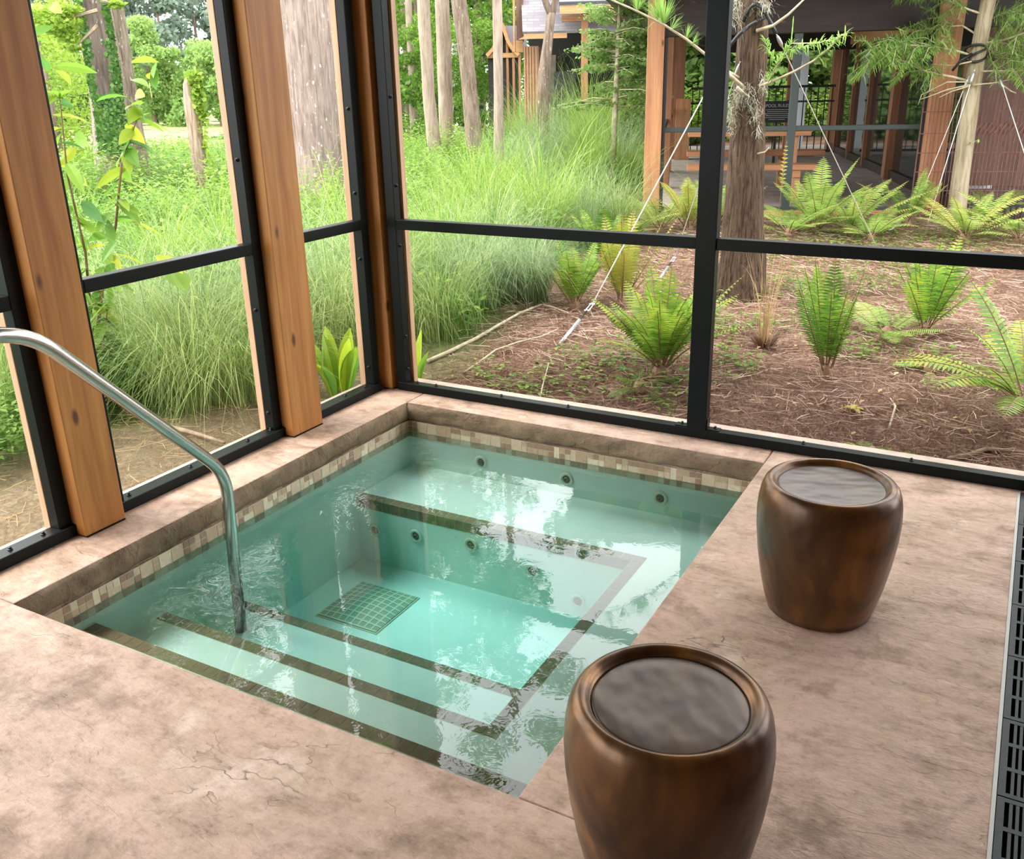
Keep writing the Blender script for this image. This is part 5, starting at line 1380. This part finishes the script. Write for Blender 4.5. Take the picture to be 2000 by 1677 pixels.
# screened gable cabin further away
d = 36.; o, rz = cabin_frame(d, 985); s = d/F_PX; hse = empty('cabin', (o[0], o[1], 0), rz)
def X(px): return (px-985)*s
hb_('screen_wall', 'dark_wall', X(957), X(1014), .1, .2, -.3, Zp(126)); hb_('gable_beam', 'fascia', X(955), X(1012), -.05, .08, Zp(127), Zp(119))
for px in (990, 1001, 1012): hb_('screen_post', 'far_cedar', X(px), X(px)+.09, -.02, .08, -.3, Zp(80 if px == 990 else 100 if px == 1001 else 120))
b = MB(); b.add([(X(960),.15,Zp(122)),(X(1009),.15,Zp(122)),(X(996),.15,Zp(102)),(X(984),.15,Zp(74)),(X(973),.15,Zp(102))], [(0,1,2,3,4)]); b.add([(X(960),.25,Zp(122)),(X(1009),.25,Zp(122)),(X(996),.25,Zp(102)),(X(984),.25,Zp(74)),(X(973),.25,Zp(102))], [(4,3,2,1,0)]); b.build('gable_wall', M['dark_wall'], hse)
for sg in (-1, 1):
    P = [np.array([X(984+sg*dx), -.1, Zp(y)]) for dx, y in ((0,70),(9,98),(18,113),(29,123))]; b = MB()
    for k in range(3): b.beam(P[k], P[k+1], .12, .14, up=(0,1,0))
    b.build('barge_board', M['fascia'], hse)
    b = MB()
    for k in range(3): a_, c_ = P[k]+(0,0,.08), P[k+1]+(0,0,.08); b.add([a_, c_, c_+(0,7,0), a_+(0,7,0)], [(0,1,2,3)]); b.add([a_-(0,0,.06), c_-(0,0,.06), c_+(0,7,-.06), a_+(0,7,-.06)], [(3,2,1,0)])
    b.build('roof_plane', M['shingles'], hse)
b = MB(); b.box(X(986), X(1030), 1.5, 9, Zp(116), Zp(70)); b.build('side_roof', M['shingles'], hse)
tag(hse, 'small far cabin with a curved screened gable behind the slim trunk', 'building')
# ------------------------------------------------------------------ backdrop trees
F = {}
def ftree(key, seed, H, R, blobs, per, size, m, h0=.1, taper=.7):
    e = empty('forest_tree', (0,0,-50)); b = MB(); b.tube([(0,0,-.5),(.05,0,H*.5),(0,.05,H*.9)], [.22,.15,.04], 8); b.build('trunk', B_['trunk_dark'], e, smooth_=True)
    crown_mb(seed, H*h0, H, R, blobs, per, size, taper).build('foliage', L[m], e); F[key] = e
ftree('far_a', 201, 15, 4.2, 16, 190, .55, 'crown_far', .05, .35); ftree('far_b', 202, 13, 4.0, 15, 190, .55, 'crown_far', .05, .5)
ftree('lime_a', 203, 6.5, 3.0, 16, 420, .24, 'crown_lime', .05, .75); ftree('lime_b', 204, 4.5, 3.0, 15, 420, .24, 'crown_lime', .05, .45)
ftree('mid_a', 205, 11, 3.4, 16, 420, .21, 'crown', .12, .45); ftree('mid_b', 206, 10, 3.6, 16, 420, .21, 'crown_dark', .08, .45); ftree('yel', 207, 6.5, 2.4, 14, 420, .13, 'crown_yellow', .05, .4)
ff = set(F)
def ft(key, px, d, s, label, group, zoff=0):
    p = ground_d(px, d); return place(key, (p[0], p[1], max(p[2], -1.0)+zoff), s, RND.random()*6.28, label, 'tree', group, F, ff)
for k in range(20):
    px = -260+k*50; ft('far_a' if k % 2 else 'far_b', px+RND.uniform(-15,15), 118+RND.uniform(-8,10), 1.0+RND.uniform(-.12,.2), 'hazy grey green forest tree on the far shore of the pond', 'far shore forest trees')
for px, d, s, key, lab in ((100,88,1.1,'lime_b','light green shore tree at the first cedar post'),(150,92,1.3,'lime_a','light green shore tree left of the ivy trunk'),(250,90,1.1,'lime_b','light green shore tree seen just right of the ivy trunk'),(298,80,1.15,'lime_a','pointed light green shore tree left of the snag'),(335,95,1.0,'lime_b','light green shore tree behind the snag'),(385,78,1.25,'lime_b','round light green shore tree right of the snag'),(430,74,1.2,'lime_b','round light green shore tree at the second bay upright'),(60,80,1.2,'lime_b','light green shore tree left of the first cedar post'),(-20,84,1.3,'lime_a','light green shore tree beyond the left edge'),(655,70,1.6,'lime_a','light green shore tree right of the big grey trunk')):
    ft(key, px, d, s, lab, 'light green trees along the pond shore')
for px, d, s, key, lab in ((96,22,.55,'yel','yellow green young tree right of the first cedar post'),(70,24,.8,'yel','yellow green young tree behind the first cedar post'),(780,44,1.1,'mid_a','green leafy tree left of the pale trunk row'),(820,52,1.2,'mid_a','green leafy tree behind the straight pale trunk'),(760,38,1.0,'mid_a','green leafy tree behind the corner post'),(940,50,1.3,'mid_b','dark oak crown between the mottled and slim trunks'),(905,60,1.3,'mid_b','dark oak behind the mottled trunk'),(850,62,1.2,'mid_b','dark tree behind the pale trunk pair'),(1000,58,1.25,'mid_a','green tree above the small far cabin'),(960,46,.9,'mid_a','green tree left of the small far cabin'),(700,48,1.1,'mid_a','green tree left of the corner post'),(1300,52,1.3,'mid_b','dark tree behind the larger cabin'),(1120,56,1.4,'mid_a','green tree behind the cabin roof'),(1450,40,1.2,'mid_b','dark tree behind the lanai'),(1650,40,1.2,'mid_a','green tree behind the lanai, right'),(1850,34,1.1,'mid_b','dark tree behind the rusty fence'),(1400,27,.75,'mid_a','leafy tree seen through the lanai, behind the railing'),(1530,26,.75,'mid_a','leafy tree seen through the lanai beside the white column'),(880,33,.42,'mid_a','low leafy tree at the feet of the pale trunk pair'),(932,39,.45,'mid_a','low leafy tree left of the slim trunk foot'),(830,36,.45,'mid_a','low leafy tree behind the straight pale trunk foot'),(1350,25,.95,'lime_b','light green tree behind the lanai, left of the mullion'),(1480,24,.85,'lime_b','light green tree behind the lanai railing, at the sign'),(1600,25,.9,'lime_b','light green tree behind the lanai beside the white column'),(1720,26,.9,'lime_b','light green tree behind the glazed lanai wall'),(1620,30,.8,'mid_a','leafy tree seen through the lanai glass'),(1320,30,.9,'mid_a','leafy tree seen through the lanai at the left post')):
    ft(key, px, d, s, lab, 'background trees')
# yellow green sprays reaching into the left bay from the ivy covered tree
d = 16; o = at_d(150, 20, d); q = np.random.RandomState(66); b = MB()
for cx, cy, rx, rz_, n in ((108,45,.38,.12,240),(128,18,.25,.10,120),(98,25,.36,.10,140),(135,75,.2,.07,60),(142,95,.15,.05,40),(122,60,.25,.08,90),(228,8,.14,.06,70)): cloud(b, q, at_d(cx, cy, d)-o, (rx, rx, rz_), n*2, .075, 0, .5)
for a_, c_ in (((190,20),(100,45)), ((190,50),(140,98)), ((195,0),(235,10))): b.tube([at_d(*a_, d)-o, at_d(*c_, d)-o], [.03,.008], 5, 1)
tag(b.build('leafy_branch', [L['crown_yellow'], L['twig']], loc=tuple(o)), 'yellow green leafy branch hanging at the top of the left bay', 'branch')
